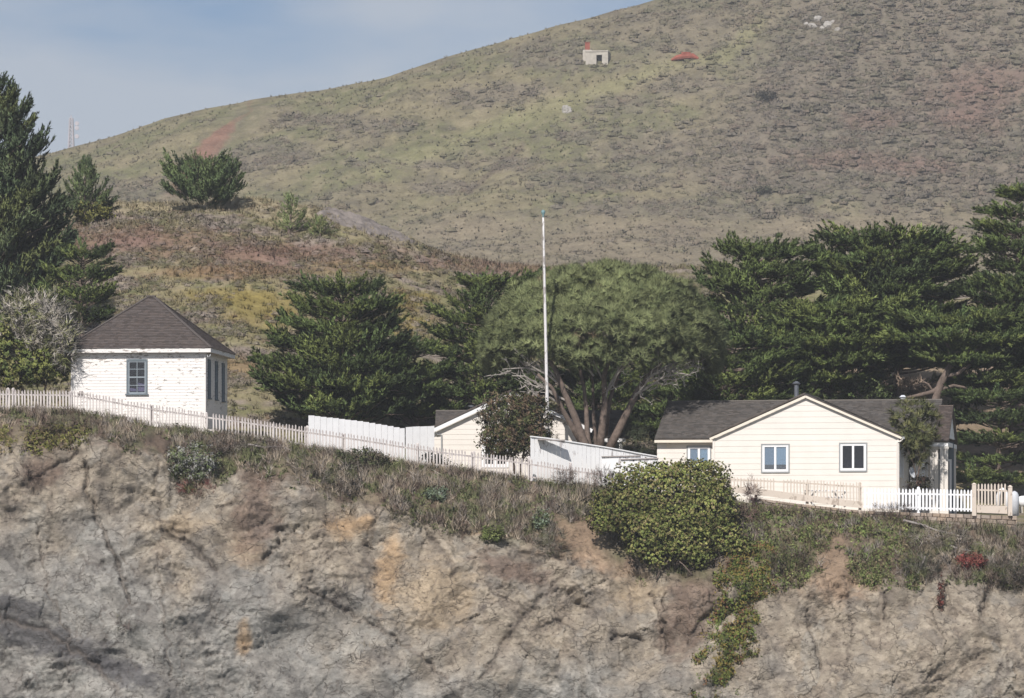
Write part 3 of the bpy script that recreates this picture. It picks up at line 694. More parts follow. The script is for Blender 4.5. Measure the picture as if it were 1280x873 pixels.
def long_roof(parent, x0, x1, y0, ym, y1, ze, zr, base, seed, th=.10, zb=None):
    """ridge along X"""
    zb = ze if zb is None else zb
    b = MB(); deck(b, [(x0, y0, ze), (x1, y0, ze), (x1, ym, zr), (x0, ym, zr)], th); deck(b, [(x0, ym, zr), (x1, ym, zr), (x1, y1, zb), (x0, y1, zb)], th)
    r = b.build('roof', M['deck'], parent)
    L = math.hypot(ym - y0, zr - ze); b = MB()
    shingles(b, (x0, y0, ze + .003), (1, 0, 0), (0, ym - y0, zr - ze), L, lambda q: (0, x1 - x0), .14, .2, base, .25, seed)
    shingles(b, (x1, y1, zb + .003), (-1, 0, 0), (0, ym - y1, zr - zb), math.hypot(ym - y1, zr - zb), lambda q: (0, x1 - x0), .14, .2, base, .25, seed + 1)
    b.build('shingles', M['shingle'], r)
    b = MB(); b.cur = (base[0] * 1.5, base[1] * 1.5, base[2] * 1.45); b.beam((x0, ym, zr + .02), (x1, ym, zr + .02), .22, .06); b.build('ridge_cap', M['shingle'], r)
    return r
def flue(parent, x, y, z0, z1, r, mat='metal'):
    b = MB(); b.tube([(x, y, z0), (x, y, z1)], r, 12); b.tube([(x, y, z1 - .02), (x, y, z1 + .03), (x, y, z1 + .05), (x, y, z1 + .16)], [r * 1.2, r * 1.7, r * 1.75, r * .5], 12)
    return b.build('flue', M[mat], parent)

# the cream house, right
A = R(-10.5); yL = 2.6
o = P(892, 632, yL); SHB = (.108, .098, .090)
Hs = empty('cream_house', (o.x, yL, o.z), 'cream clapboard house with front gable, white sliding windows and grey shingle roof', 'house', rz=A)
k = (yL + CAMD) / F; CA = math.cos(A)
SA = math.sin(A)
def lx(px, y=0.):
    q = (px - 640) / F; return (q * (yL + CAMD + y * CA) - o.x + y * SA) / (CA - q * SA)
lz = lambda py: (632 - py) * k
GW, GH, GR = lx(1123), lz(546), lz(497) - lz(546)
w1 = (lx(953), lx(985.5), lz(590), lz(557)); w2 = (lx(1050.5), lx(1082.5), lz(589), lz(556))
gable_walls(Hs, GW, GH, GR, 6.5, -.5, [w1, w2], M['cream'], .272, right_open=[(.55, 1.2, lz(596), lz(556)), (1.5, 2.15, lz(596), lz(556))])
slider_window(Hs, *w1, drop=.22, left='b2', right='blind'); slider_window(Hs, *w2, left=None, right=None, glass='darkglass')
for a in ((.55, 1.2), (1.5, 2.15)):
    slider_window(Hs, a[0], a[1], lz(596), lz(556), fn=ROT_RIGHT(GW), left=None, right=None, casing='white', glass='darkglass')
wy = 2.6; WX0, WX1 = lx(819.5, wy), lx(1166.5, wy)
WEZ = lz(549.5) * (202.6 + wy) / 202.6; WEZ = zof(549.5, 5.6) - o.z
ry = wy + 4.0; WRZ = zof(502.5, yL + ry) - o.z + .02
b_ = MB(); ww = (lx(859.5, wy) + .02, lx(887.5, wy), zof(583, 5.6) - o.z, zof(559, 5.6) - o.z)
siding(b_, WX0 + .08, -.02, -1., WEZ, .272, [ww]); xf(b_, lambda p: Vector((p.x, p.y + wy, p.z))).build('front_wall', M['cream'], Hs)
slider_window(Hs, *ww, y=wy, left='b2', right='blind')
PW = wy + 2.6
b_ = MB(); door = (GW + 1.15, GW + 1.95, -.3, 2.15); dw = (GW + .35, GW + .85, .9, 2.2); siding(b_, GW + .13, WX1 - .05, -.5, WEZ, .272, [dw, door]); xf(b_, lambda p: Vector((p.x, p.y + PW, p.z))).build('front_wall', M['cream'], Hs)
b_ = MB(); b_.box(door[0] - .09, door[0], PW - .05, PW + .05, -.3, 2.24); b_.box(door[1], door[1] + .09, PW - .05, PW + .05, -.3, 2.24); b_.box(door[0], door[1], PW - .05, PW + .05, 2.15, 2.24)
dr = b_.build('door', M['white'], Hs); b_ = MB(); b_.box(door[0], door[1], PW, PW + .04, -.3, 2.15); b_.build('door_leaf', M['greytrim'], dr)
b_ = MB(); b_.tube([(door[0] + .1, PW - .06, .95), (door[0] + .1, PW + .02, .95)], .03, 8); b_.build('handle', M['pale_metal'], dr)
slider_window(Hs, *dw, y=PW, left=None, right=None, casing='white')
gb = lambda z: (wy, wy + 8.0) if z <= WEZ else (wy + (z - WEZ) / (WRZ - WEZ) * 4.0, wy + 8. - (z - WEZ) / (WRZ - WEZ) * 4.0)
b_ = MB(); siding(b_, wy, wy + 8, WEZ - .3, WRZ - .1, .272, (), gb); siding(b_, PW, wy + 8, -.5, WEZ - .3, .272); xf(b_, ROT_RIGHT(WX1 - .05)).build('gable_end', M['cream'], Hs)
b_ = MB(); siding(b_, -(wy + 8), -wy, -1., WRZ - .1, .272, (), lambda z: tuple(-q for q in gb(z)[::-1])); xf(b_, ROT_LEFT(WX0 + .08)).build('gable_end', M['cream'], Hs)
b_ = MB(); b_.box(WX0 + .1, WX1 - .1, wy + 7.9, wy + 8, -.5, WEZ); b_.build('rear_wall', M['cream'], Hs)
long_roof(Hs, WX0, WX1 + .1, wy - .3, ry, wy + 8.3, WEZ + .02, WRZ, SHB, 11)
gable_roof(Hs, -.16, GW + .16, GH - .03, GH + GR + .10, -.14, 6.4, SHB, 21, trim='creamtrim', trim_w=.10)
b_ = MB(); b_.box(WX0, -.18, wy - .36, wy - .28, WEZ - .16, WEZ - .04); b_.box(WX0, -.2, wy - .27, wy - .02, WEZ - .17, WEZ - .14); b_.build('gutter', M['creamtrim'], Hs)
b_ = MB(); b_.box(lx(834, wy), lx(837, wy), wy - .12, wy - .02, WEZ - .36, WEZ - .17); b_.build('bracket', M['creamtrim'], Hs)
b_ = MB(); b_.box(GW + .02, GW + .3, -.1, wy - .4, GH - .16, GH - .05); b_.build('gutter', M['greytrim'], Hs)
b_ = MB(); b_.tube([(GW + .22, -.06, GH - .14), (GW + .1, -.07, GH - .26), (GW - .04, -.06, GH - .32), (GW - .05, -.06, -.2)], .045, 8); b_.build('downpipe', M['cream'], Hs)
for q in (GW - .06, -.04): b_ = MB(); b_.box(q, q + .1, -.05, .05, -.5, GH - .1); b_.build('corner_board', M['cream'], Hs)
fy = 5.6; fx = lx(995.5, fy); flue(Hs, fx, fy, WRZ - .6, WRZ + .75, .115)
b_ = MB(); b_.box(lx(1126, ry), lx(1131.5, ry), ry - .1, ry + .1, WRZ, WRZ + .14); b_.hexa([(lx(1124.5, ry), ry - .16, WRZ + .14), (lx(1133, ry), ry - .16, WRZ + .14), (lx(1133, ry), ry + .16, WRZ + .14), (lx(1124.5, ry), ry + .16, WRZ + .14)], [(lx(1127, ry), ry - .05, WRZ + .24), (lx(1130.5, ry), ry - .05, WRZ + .24), (lx(1130.5, ry), ry + .05, WRZ + .24), (lx(1127, ry), ry + .05, WRZ + .24)])
b_.build('roof_vent', M['pale_metal'], Hs)
b_ = MB(); b_.tube([(lx(1020, ry), ry - .6, WRZ - .4), (lx(1020, ry), ry - .6, WRZ + .05)], .05, 8); b_.build('vent_pipe', M['greytrim'], Hs)
# porch with its own little gable, at the right end
px0, px1 = WX1 + .06, WX1 + .74; pe = zof(553, 5.5) - o.z; prz = zof(510, 8.) - o.z; py0, pym, py1 = wy - .1, wy + 2.6, wy + 5.2
long_roof(Hs, px0, px1, py0, pym, py1, pe, prz, (.092, .074, .066), 31, .08)
gp = lambda z: (py0 + .25 + max(0, (z - pe)) / (prz - pe) * (pym - py0 - .25), py1 - .25 - max(0, (z - pe)) / (prz - pe) * (py1 - .25 - pym))
b_ = MB(); siding(b_, py0 + .25, py1 - .25, pe - .02, prz - .1, .2, (), gp, .08); xf(b_, ROT_RIGHT(px1 - .12)).build('porch_gable', M['white'], Hs)
b_ = MB(); b_.box(px0 - .3, px1 - .04, py0 + .1, py0 + .3, pe - .26, pe - .06); b_.box(px1 - .24, px1 - .04, py0 + .3, py1 - .1, pe - .26, pe - .06); b_.build('porch_beam', M['white'], Hs)
for q, yy in ((px1 - .22, py0 + .12), (px1 - .42, py0 + .13), (px0 - .02, py0 + .3), (px0 - .22, py0 + .32), (px1 - .24, py1 - .4)):
    b_ = MB(); b_.box(q, q + .17, yy, yy + .17, -.45, pe - .26); b_.box(q - .03, q + .2, yy - .03, yy + .2, pe - .38, pe - .27); b_.box(q - .03, q + .2, yy - .03, yy + .2, -.45, -.2); b_.build('porch_column', M['cream'], Hs)
b_ = MB(); b_.box(GW + .2, px1, wy - .2, py1, -.6, -.46); b_.build('porch_floor', M['concrete'], Hs)
b_ = MB(); b_.box(px0 - .3, px1, py0 + 2.9, py0 + 3., -.45, pe); b_.build('porch_wall', M['greyblue'], Hs)
# satellite dish on its pole
dz = P(1139, 592, 2.0); T = empty('satellite_dish', (dz.x, 2.0, gz(dz.x, 2.)), 'small pale grey satellite dish on a pole at the corner of the cream house', 'satellite dish')
b_ = MB(); n = 18; rr = [0, .12, .2, .27]; vs = []
for r_ in rr:
    for q in range(n):
        a = q / n * 6.283; vs.append((r_ * math.cos(a) * .82, 1.5 * r_ * r_, r_ * math.sin(a)))
zc = dz.z - gz(dz.x, 2.)
mt = Matrix.Translation((0, 0, zc)) @ Matrix.Rotation(R(48), 4, 'Z') @ Matrix.Rotation(R(-18), 4, 'X') @ Matrix.Rotation(R(180), 4, 'Z')
b_.add([mt @ Vector(v) for v in vs], [(i * n + q, i * n + (q + 1) % n, (i + 1) * n + (q + 1) % n, (i + 1) * n + q) for i in range(3) for q in range(n)]); me_ = b_.build('reflector', M['pale_metal'], T, True)
sm = me_.modifiers.new('thickness', 'SOLIDIFY'); sm.thickness = .015
b_ = MB(); b_.tube([(0, .06, -.3), (0, .06, zc)], .025, 8); b_.build('pole', M['greytrim'], T)
b_ = MB(); b_.tube([mt @ Vector((0, 0, -.26)), mt @ Vector((0, .38, -.10))], .014, 6); e = mt @ Vector((0, .4, -.09)); b_.box(e.x - .04, e.x + .04, e.y - .05, e.y + .05, e.z - .04, e.z + .04); b_.build('feed_arm', M['pale_metal'], T)

# ------------------------------------------------------------------ the middle cottage
yC = 8.0; o = P(543, 590, yC); kc = (yC + CAMD) / F
Ct = empty('white_cottage', (o.x, yC, o.z), 'white gabled cottage half hidden behind the round red brown bush and board fences', 'house')
cx = lambda px: (px - 543) * kc
cz = lambda py, y=0.: zof(py, yC + y) - o.z
CW = cx(737.5); CH = cz(535.5); CRs = cz(492) - CH
cw = (cx(604), cx(634), cz(583), cz(548)); gbw = M['white']
gable_walls(Ct, CW, CH, CRs, 8., -1.2, [cw], M['cream'], .25)
slider_window(Ct, *cw, left=None, right=None, casing='white')
gable_roof(Ct, -.1, CW + .1, CH - .02, CH + CRs + .1, -.22, 5.2, (.108, .098, .092), 41, trim='white', trim_w=.17)
cy0, cym, cy1 = 1.6, 5., 8.4; cr_z = cz(514, cym); ce = cr_z - .42 * (cym - cy0); X0, X1 = cx(541), cx(783)
long_roof(Ct, -.02, X1, cy0, cym, cy1, ce, cr_z, (.108, .098, .092), 51)
b_ = MB(); siding(b_, CW + .13, X1 - .25, -1.5, ce - .02, .25); xf(b_, lambda p: Vector((p.x, p.y + cy0 + 1.2, p.z))).build('front_wall', M['greyblue'], Ct)
b_ = MB(); b_.box(CW + .15, X1, cy0 - .05, cy0 + .02, ce - .2, ce - .02); b_.build('fascia', M['white'], Ct)
xq = cx(775); b_ = MB(); b_.box(xq, xq + .16, cy0 + .05, cy0 + .2, -1.5, ce - .14); b_.build('porch_post', M['white'], Ct)
b_ = MB(); siding(b_, cy0 + 1.2, cy1 - .3, -1.5, ce, .25); xf(b_, ROT_RIGHT(X1 - .25)).build('side_wall', M['cream'], Ct)
b_ = MB(); b_.box(0, X1 - .3, cy1 - .3, cy1 - .2, -1.2, ce); b_.build('rear_wall', M['cream'], Ct)
b_ = MB(); b_.tube([(.05, -.2, CH - .2), (.12, -.1, CH - .3), (.35, -.05, CH - .33), (.36, -.05, -.4)], .04, 7); b_.build('downpipe', M['greytrim'], Ct)
b_ = MB(); xv = cx(588) ; b_.tube([(xv, 4.4, cr_z - .5), (xv, 4.4, cr_z + .18)], .06, 8); b_.tube([(xv, 4.4, cr_z + .18), (xv, 4.4, cr_z + .26)], .15, 8); b_.build('vent_pipe', M['metal'], Ct)

# flagpole
a = P(684, 505, 4.5); t = P(679, 272, 4.5); g0 = gz(a.x, 4.5)
Fp = empty('flagpole', (a.x, 4.5, g0), 'tall bare flagpole with flaking white paint and a green ball on top', 'flagpole')
b0 = Vector((a.x + (a.x - t.x) / (t.z - a.z) * (a.z - g0), 4.5, g0 - .3)); dlt = t - b0
b_ = MB(); b_.tube([b0 + dlt * q - Vector((a.x, 4.5, g0)) for q in np.linspace(0, 1, 16)], [(.105 - .06 * q) for q in np.linspace(0, 1, 16)], 10); b_.build('pole', M['polepaint'], Fp, True)
b_ = MB(); tt = t - Vector((a.x, 4.5, g0)); b_.tube([tt, tt + Vector((0, 0, .05)), tt + Vector((0, 0, .1)), tt + Vector((0, 0, .2)), tt + Vector((0, 0, .3)), tt + Vector((0, 0, .36))], [.04, .05, .03, .10, .10, .03], 10); b_.build('truck_and_ball', M['teal'], Fp, True)
b_ = MB(); b_.tube([b0 + dlt * q - Vector((a.x, 4.5, g0)) + Vector((-.10 + .03 * math.sin(q * 3), -.03, 0)) for q in np.linspace(.05, .985, 12)], .008, 4); b_.build('halyard', M['greywood'], Fp)
# ================================================================== FENCES, WALLS, YARD THINGS
PKT = {}
def picket_mesh(h, w, th=.025, pointed=True):
    key = (round(h, 2), w)
    if key in PKT: return PKT[key]
    b = MB(); b.box(-w / 2, w / 2, -th / 2, th / 2, 0, h - w * .8)
    b.hexa([(-w / 2, -th / 2, h - w * .8), (w / 2, -th / 2, h - w * .8), (w / 2, th / 2, h - w * .8), (-w / 2, th / 2, h - w * .8)], [(-w * .16, -th / 2, h), (w * .16, -th / 2, h), (w * .16, th / 2, h), (-w * .16, th / 2, h)])
    me = bpy.data.meshes.new('picket'); me.from_pydata(b.v, [], b.f); me.update(); PKT[key] = me
    return me
PROBE = {}
def picket_fence(name, label, x0, x1, top, base, step, w, mat, posts, rails=(.22, .78), Y=None, group='white picket fences along the cliff edge', jit=.012, missing=(), baseboard=0, short=()):
    rr = random.Random(int(x0) + 5)
    yf_ = (lambda px: float(fence_y(px))) if Y is None else (lambda px: Y)
    m0 = (x0 + x1) / 2; y0 = yf_(m0); o = P(m0, np.interp(m0, *zip(*base)), y0)
    Fn = empty(name, o, label, 'fence', group)
    n = int(round((x1 - x0) / step))
    tp = lambda px: float(np.interp(px, *zip(*top))); bs = lambda px: float(np.interp(px, *zip(*base)))
    for i in range(n + 1):
        if i in missing: continue
        px = x0 + i * step + rr.uniform(-.25, .25)
        pb = P(px, bs(px) - 1.2, yf_(px) - .035); h = (bs(px) - 1.2 - tp(px)) * (yf_(px) + CAMD) / F * rr.uniform(.975, 1.02)
        if i in short: h *= .8
        me = picket_mesh(round(h / .04) * .04, w)
        if not me.materials: me.materials.append(M[mat])
        if me.materials[0] is not M[mat]:
            me = me.copy(); me.materials[0] = M[mat]; PKT[(round(round(h / .04) * .04, 2), w)] = me
        q = bpy.data.objects.new('picket', me); COL.objects.link(q); q.parent = Fn
        q.location = pb - o; q.rotation_euler = (rr.uniform(-jit, jit), rr.gauss(0, jit * 1.3), rr.uniform(-.1, .1))
    for f in rails:
        b = MB(); pts = np.linspace(x0 - step * .4, x1 + step * .4, max(2, int((x1 - x0) / 25)))
        q = []
        for px in pts:
            py = bs(px) * (1 - f) + tp(px) * f; p = P(px, py, yf_(px) + .02); q.append(p - o)
        for a, c in zip(q[:-1], q[1:]): b.beam(a, c + (c - a) * .004, .035, .075)
        b.build('rail', M[mat], Fn)
    for px, extra in posts:
        b = MB(); yy = yf_(px) + .085; p = P(px, bs(px), yy) - o; h = (bs(px) - tp(px)) * (yy + CAMD) / F + extra
        b.box(p.x - .065, p.x + .065, p.y - .04, p.y + .09, p.z - .5, p.z + h); b.hexa([(p.x - .065, p.y - .04, p.z + h), (p.x + .065, p.y - .04, p.z + h), (p.x + .065, p.y + .09, p.z + h), (p.x - .065, p.y + .09, p.z + h)], [(p.x - .02, p.y + .0, p.z + h + .05), (p.x + .02, p.y + .0, p.z + h + .05), (p.x + .02, p.y + .05, p.z + h + .05), (p.x - .02, p.y + .05, p.z + h + .05)])
        b.build('post', M[mat], Fn)
    if baseboard:
        b = MB(); pts = np.linspace(x0 - 2, x1 + 2, 8)
        q = [P(px, bs(px) - .5, yf_(px) - .07) - o for px in pts]
        for a, c in zip(q[:-1], q[1:]):
            b.hexa([a, c, c + Vector((0, .04, 0)), a + Vector((0, .04, 0))], [a + Vector((0, 0, baseboard)), c + Vector((0, 0, baseboard)), c + Vector((0, .04, baseboard)), a + Vector((0, .04, baseboard))])
        b.build('base_board', M[mat], Fn)
    return Fn
picket_fence('picket_fence', 'level faded picket run at the far left, before the olive shrub', -12, 86, [(-20, 487), (88, 488.5)], [(-20, 514), (88, 515.5)], 3.95, .068, 'picket', [(10, .05), (16.5, .05), (62, -.12)])
picket_fence('picket_fence', 'faded picket run sloping down in front of the peeling building', 89, 384,
             [(88, 488.5), (103, 489), (157, 500), (190, 506), (258, 516), (310, 523), (384, 534)], [(88, 517), (103, 519), (157, 528), (190, 534), (258, 543), (310, 550), (384, 563)], 3.95, .066, 'picket', [(89, -.05), (189, -.05), (258, -.03), (342, -.1), (384, .02)], missing=(17, 44))
picket_fence('picket_fence', 'longest faded picket run, below the tall board fence and white cottage', 388, 752,
             [(386, 535), (460, 545.5), (520, 556), (590, 564.5), (658, 573.5), (700, 581), (752, 588)], [(386, 563), (460, 574), (520, 584), (590, 593), (658, 602), (700, 608), (752, 615)], 3.95, .066, 'picket', [(430, -.1), (522, .05), (592, -.03), (661, .1), (713, .12), (735, -.2)], missing=(30, 71), short=(50,))
picket_fence('picket_fence', 'cream picket fence on a base board in front of the cream house', 897, 1076, [(890, 596), (960, 598), (1010, 600), (1077, 604)], [(890, 613), (960, 621), (1010, 628), (1077, 636)], 4.15, .060, 'creampicket', [(945, -.3), (1009, -.15), (1075, .0)], baseboard=.30, missing=(18, 19), rails=(.84,))
picket_fence('picket_fence', 'bright white picket fence on the stone wall in front of the porch', 1081, 1215, [(1080, 610), (1216, 612)], [(1080, 637), (1216, 641)], 4.3, .088, 'whitepicket', [(1148, .04)], rails=(.14, .76), jit=.005)
def board(name, mat, parent, o, pts):  # hexa from px points
    pass
# the gate panel at the end of the stone wall
gY = -1.55; o = P(1240, 642, gY)
G = empty('fence_gate', o, 'short cream fence panel with solid lower board between two stout posts', 'gate')
for px, top, ww in ((1217.5, 606, .19), (1262.5, 609, .19)):
    b = MB(); p = P(px, 645, gY) - o; h = (645 - top) * .0368; b.box(p.x - ww / 2, p.x + ww / 2, -.1, .09, p.z, p.z + h); b.hexa([(p.x - ww / 2 - .02, -.12, p.z + h), (p.x + ww / 2 + .02, -.12, p.z + h), (p.x + ww / 2 + .02, .11, p.z + h), (p.x - ww / 2 - .02, .11, p.z + h)], [(p.x - .03, -.03, p.z + h + .08), (p.x + .03, -.03, p.z + h + .08), (p.x + .03, .03, p.z + h + .08), (p.x - .03, .03, p.z + h + .08)]); b.build('post', M['creampicket'], G)
b = MB(); a = P(1221, 641, gY) - o; c = P(1259, 642.5, gY) - o; hh = .36; b.hexa([a, c, c + Vector((0, .05, 0)), a + Vector((0, .05, 0))], [a + Vector((0, 0, hh)), c + Vector((0, 0, hh)), c + Vector((0, .05, hh)), a + Vector((0, .05, hh))]); b.build('base_board', M['creampicket'], G)
b = MB(); b.beam(P(1221, 612.5, gY + .05) - o, P(1259, 614, gY + .05) - o, .04, .07); b.build('rail', M['creampicket'], G)
for i in range(9):
    px = 1223.2 + i * 4.1; me = picket_mesh(1.0, .075)
    if not me.materials: me.materials.append(M['creampicket'])
    q = bpy.data.objects.new('picket', me); COL.objects.link(q); q.parent = G; q.location = P(px, 632, gY - .01) - o; q.rotation_euler = (0, random.gauss(0, .012), 0)
# stone retaining wall under the right-hand fences
o = P(1090, 655, -1.5); SW = MB(); rr = random.Random(3)
def wall_top(px): return np.interp(px, [940, 1000, 1078, 1150, 1215, 1272], [622, 630, 638.5, 641, 643, 645])
def wall_bot(px): return np.interp(px, [940, 1000, 1078, 1150, 1215, 1272], [634, 644, 654, 660, 664, 668])
for row in range(4):
    px = 938 + rr.uniform(0, 5)
    while px < 1271:
        wpx_ = rr.uniform(6, 15); f0, f1 = row / 4., (row + 1) / 4.
        x1_ = min(px + wpx_, 1271.5)
        ya = -1.46 - rr.uniform(0, .09) - (3 - row) * -.02
        t0, t1 = wall_top(px), wall_bot(px)
        pa = [P(px + .25, t0 + (t1 - t0) * f1 - .1, ya), P(x1_ - .25, wall_top(x1_) + (wall_bot(x1_) - wall_top(x1_)) * f1 - .1 + rr.uniform(-.3, .3), ya), P(x1_ - .3, wall_top(x1_) + (wall_bot(x1_) - wall_top(x1_)) * f0 + .3, ya), P(px + .3, t0 + (t1 - t0) * f0 + .3 + rr.uniform(-.3, .3), ya)]
        ctr = sum(pa, Vector()) / 4
        g = rr.uniform(.75, 1.2); warm = rr.random(); SW.cur = (.34 * g, (.265 + .03 * (1 - warm)) * g, (.20 + .06 * (1 - warm)) * g)
        fr = [ctr + (p - ctr) * .86 + Vector((rr.uniform(-.01, .01), -.05, rr.uniform(-.01, .01))) for p in pa]; bk = [p + Vector((0, .35, 0)) for p in pa]
        n = [p - o for p in fr + pa + bk]
        SW.add(n, [(0, 1, 2, 3), (4, 5, 1, 0), (5, 6, 2, 1), (6, 7, 3, 2), (7, 4, 0, 3), (8, 9, 5, 4), (9, 10, 6, 5), (10, 11, 7, 6), (11, 8, 4, 7)])
        px = x1_
        if px > 1270: break
SW.cur = (.2, .17, .14)
pts = np.linspace(941, 1270, 30)
for a, c in zip(pts[:-1], pts[1:]):
    q = [P(a, wall_bot(a) + 8, -1.38) - o, P(c, wall_bot(c) + 8, -1.38) - o, P(c, wall_top(c) + .5, -1.38) - o, P(a, wall_top(a) + .5, -1.38) - o]
    SW.add(q + [p + Vector((0, .4, 0)) for p in q], [(0, 1, 2, 3), (7, 6, 5, 4), (3, 2, 6, 7)])
w_ = SW.build('stone_wall', M['stone']); w_.location = o; tag(w_, 'low rough wall of pale tan stones under the white and cream fences', 'wall')

# tall white board fences
def board_fence(name, label, x0, x1, top, base, Y0, Y1, bw, cap=False, steps=0, mat='peelfence'):
    rr = random.Random(int(x0)); yy = lambda px: Y0 + (Y1 - Y0) * (px - x0) / (x1 - x0)
    o = P(x0, np.interp(x0, *zip(*base)), Y0); T = empty(name, o, label, 'fence', None)
    b = MB(); px = x0
    while px < x1 - .5:
        p2 = min(px + bw, x1); tpy = float(np.interp((px + p2) / 2, *zip(*top))); tq = float(np.interp(p2, *zip(*top))); tp0 = float(np.interp(px, *zip(*top)))
        if steps: tp0 = tq = tpy
        bp = float(np.interp((px + p2) / 2, *zip(*base)))
        j = rr.uniform(-.012, .012); ya, yb = yy(px) + j, yy(p2) + j
        A, B, C_, D = P(px + .10, bp, ya), P(p2 - .10, bp, yb), P(p2 - .10, tq + rr.uniform(-.25, .25), yb), P(px + .10, tp0 + rr.uniform(-.25, .25), ya)
        v = [q - o for q in (A, B, C_, D)]; th = Vector((0, .03, 0))
        b.hexa([v[0], v[1], v[1] + th, v[0] + th], [v[3], v[2], v[2] + th, v[3] + th]); px = p2
    b.build('boards', M[mat], T)
    for px in np.arange(x0 + 3, x1, 55):
        b = MB(); p = P(px, np.interp(px, *zip(*base)), yy(px) + .1) - o; q = P(px, np.interp(px, *zip(*top)) + 2.5, yy(px) + .1) - o; b.box(p.x - .05, p.x + .05, p.y - .05, p.y + .05, p.z, q.z); b.build('post', M['white'], T)
    for f in (.25, .8):
        b = MB(); n = [P(px, np.interp(px, *zip(*base)) * (1 - f) + np.interp(px, *zip(*top)) * f, yy(px) + .06) - o for px in np.linspace(x0, x1, 8)]
        for a, c in zip(n[:-1], n[1:]): b.beam(a, c, .05, .09)
        b.build('rail', M['white'], T)
    if cap:
        b = MB(); n = [P(px, np.interp(px, *zip(*top)) - .3, yy(px) + .0) - o for px in np.linspace(x0, x1, 8)]
        for a, c in zip(n[:-1], n[1:]): b.beam(a, c, .14, .05)
        b.build('cap_board', M['greywood' if cap == 'grey' else 'white'], T)
    return T
board_fence('tall_board_fence', 'tall plain white board fence with a stepped top, left of the cottage', 385.5, 506, [(385, 519), (460, 528), (506, 536)], [(385, 566), (506, 584)], 1.2, 3.2, 7.6, steps=1, mat='white')
board_fence('tall_board_fence', 'flat-topped white board panel joining the stepped fence to the cottage wall', 507, 543, [(507, 534), (543, 532.5)], [(507, 584), (543, 590)], 3.3, 4.0, 9., mat='white')
board_fence('tall_board_fence', 'white board fence with a sloping cap and peeling grey patches below the pine', 663, 821, [(663, 546), (666, 545.5), (705, 551.5), (760, 560), (800, 567.5), (821, 571)], [(663, 606), (821, 630)], 1.0, 3.6, 5.4, cap='white')
board_fence('low_board_fence', 'low white board fence with a grey cap behind the big green bush', 752, 801, [(752, 571.5), (801, 570.3)], [(752, 618), (801, 628)], 1.4, 1.5, 5.2, cap='grey')
board_fence('low_board_fence', 'lowest white board panel with a grey cap, touching the cream house', 776, 823, [(776, 575), (823, 573.4)], [(776, 622), (823, 632)], .7, .8, 5.2, cap='grey')
# lean-to slat at the corner of the peeling fence
o = P(688, 551, 1.2); b = MB(); n = [P(672, 549.5, 1.0) - o, P(706, 551, 1.0) - o]; b.beam(n[0], n[1], .5, .05); sl_ = b.build('weathered_plank', M['greywood']); sl_.location = o; tag(sl_, 'grey weathered plank lying along the top corner of the peeling board fence', 'plank')
o = P(140, 527, -.5); b = MB(); b.hexa([P(121, 530, -.35) - o, P(154, 535, -.35) - o, P(154, 535, -.1) - o, P(121, 530, -.1) - o], [P(121, 523, -.3) - o, P(133, 523, -.3) - o, P(133, 523, -.1) - o, P(121, 523, -.1) - o]); pk = b.build('weathered_plank', M['greywood']); pk.location = o; tag(pk, 'grey broken plank leaning at the foot of the picket fence near the peeling building', 'plank')
# picnic table behind the cream fence
pt = P(1030, 634, -.6); T = empty('picnic_table', (pt.x, -.75, pt.z), 'white picnic table with crossed legs behind the cream picket fence', 'table')
b = MB(); b.box(-.95, .95, -.30, .30, .72, .77); b.build('tabletop', M['white'], T)
for s in (-1, 1):
    b = MB(); b.box(-.95, .95, s * .52 - .11, s * .52 + .11, .43, .47); b.build('bench', M['white'], T)
    b = MB(); b.beam((s * .7 - .28, -.1, 0), (s * .7 + .28, -.08, .72), .05, .09); b.beam((s * .7 + .28, .1, 0), (s * .7 - .28, .08, .72), .05, .09); b.build('crossed_legs', M['white'], T)
# white tank and wrapped post at the right edge
tk = P(1286, 635, 1.); T = empty('storage_tank', tk, 'white rounded tank at the right edge beyond the cream gate panel', 'tank')
b = MB(); pts = []; rad = []
for i in range(13):
    a = -1 + 2 * i / 12; pts.append((a * .62, 0, .30)); rad.append(max(.02, .27 * (1 - abs(a) ** 4) ** .5))
b.tube(pts, rad, 16); b.build('tank_body', M['pale_metal'] if False else M['white'], T, True)
for s in (-1, 1): b = MB(); b.box(s * .35 - .06, s * .35 + .06, -.2, .2, -.25, .06); b.build('foot', M['concrete'], T)
tk = P(1268, 640, .2); b = MB(); b.tube([(0, 0, -.2), (0, 0, .6), (0, 0, .78), (0, 0, .9), (0, 0, .97)], [.22, .22, .2, .14, .02], 14); q = b.build('concrete_bollard', M['pale_metal'], None, True); q.location = tk; tag(q, 'round-topped pale grey bollard just right of the cream gate panel', 'bollard')
tk = P(1253, 640, .3); b = MB(); b.tube([(-.2, 0, 0), (-.2, 0, .75), (-.14, 0, .95), (0, 0, 1.05), (.14, 0, .95), (.2, 0, .75), (.2, 0, 0)], .09, 10); q = b.build('white_arch', M['white'], None, True); q.location = tk; tag(q, 'small white arched pipe seen through the pickets of the cream gate panel', 'pipe')

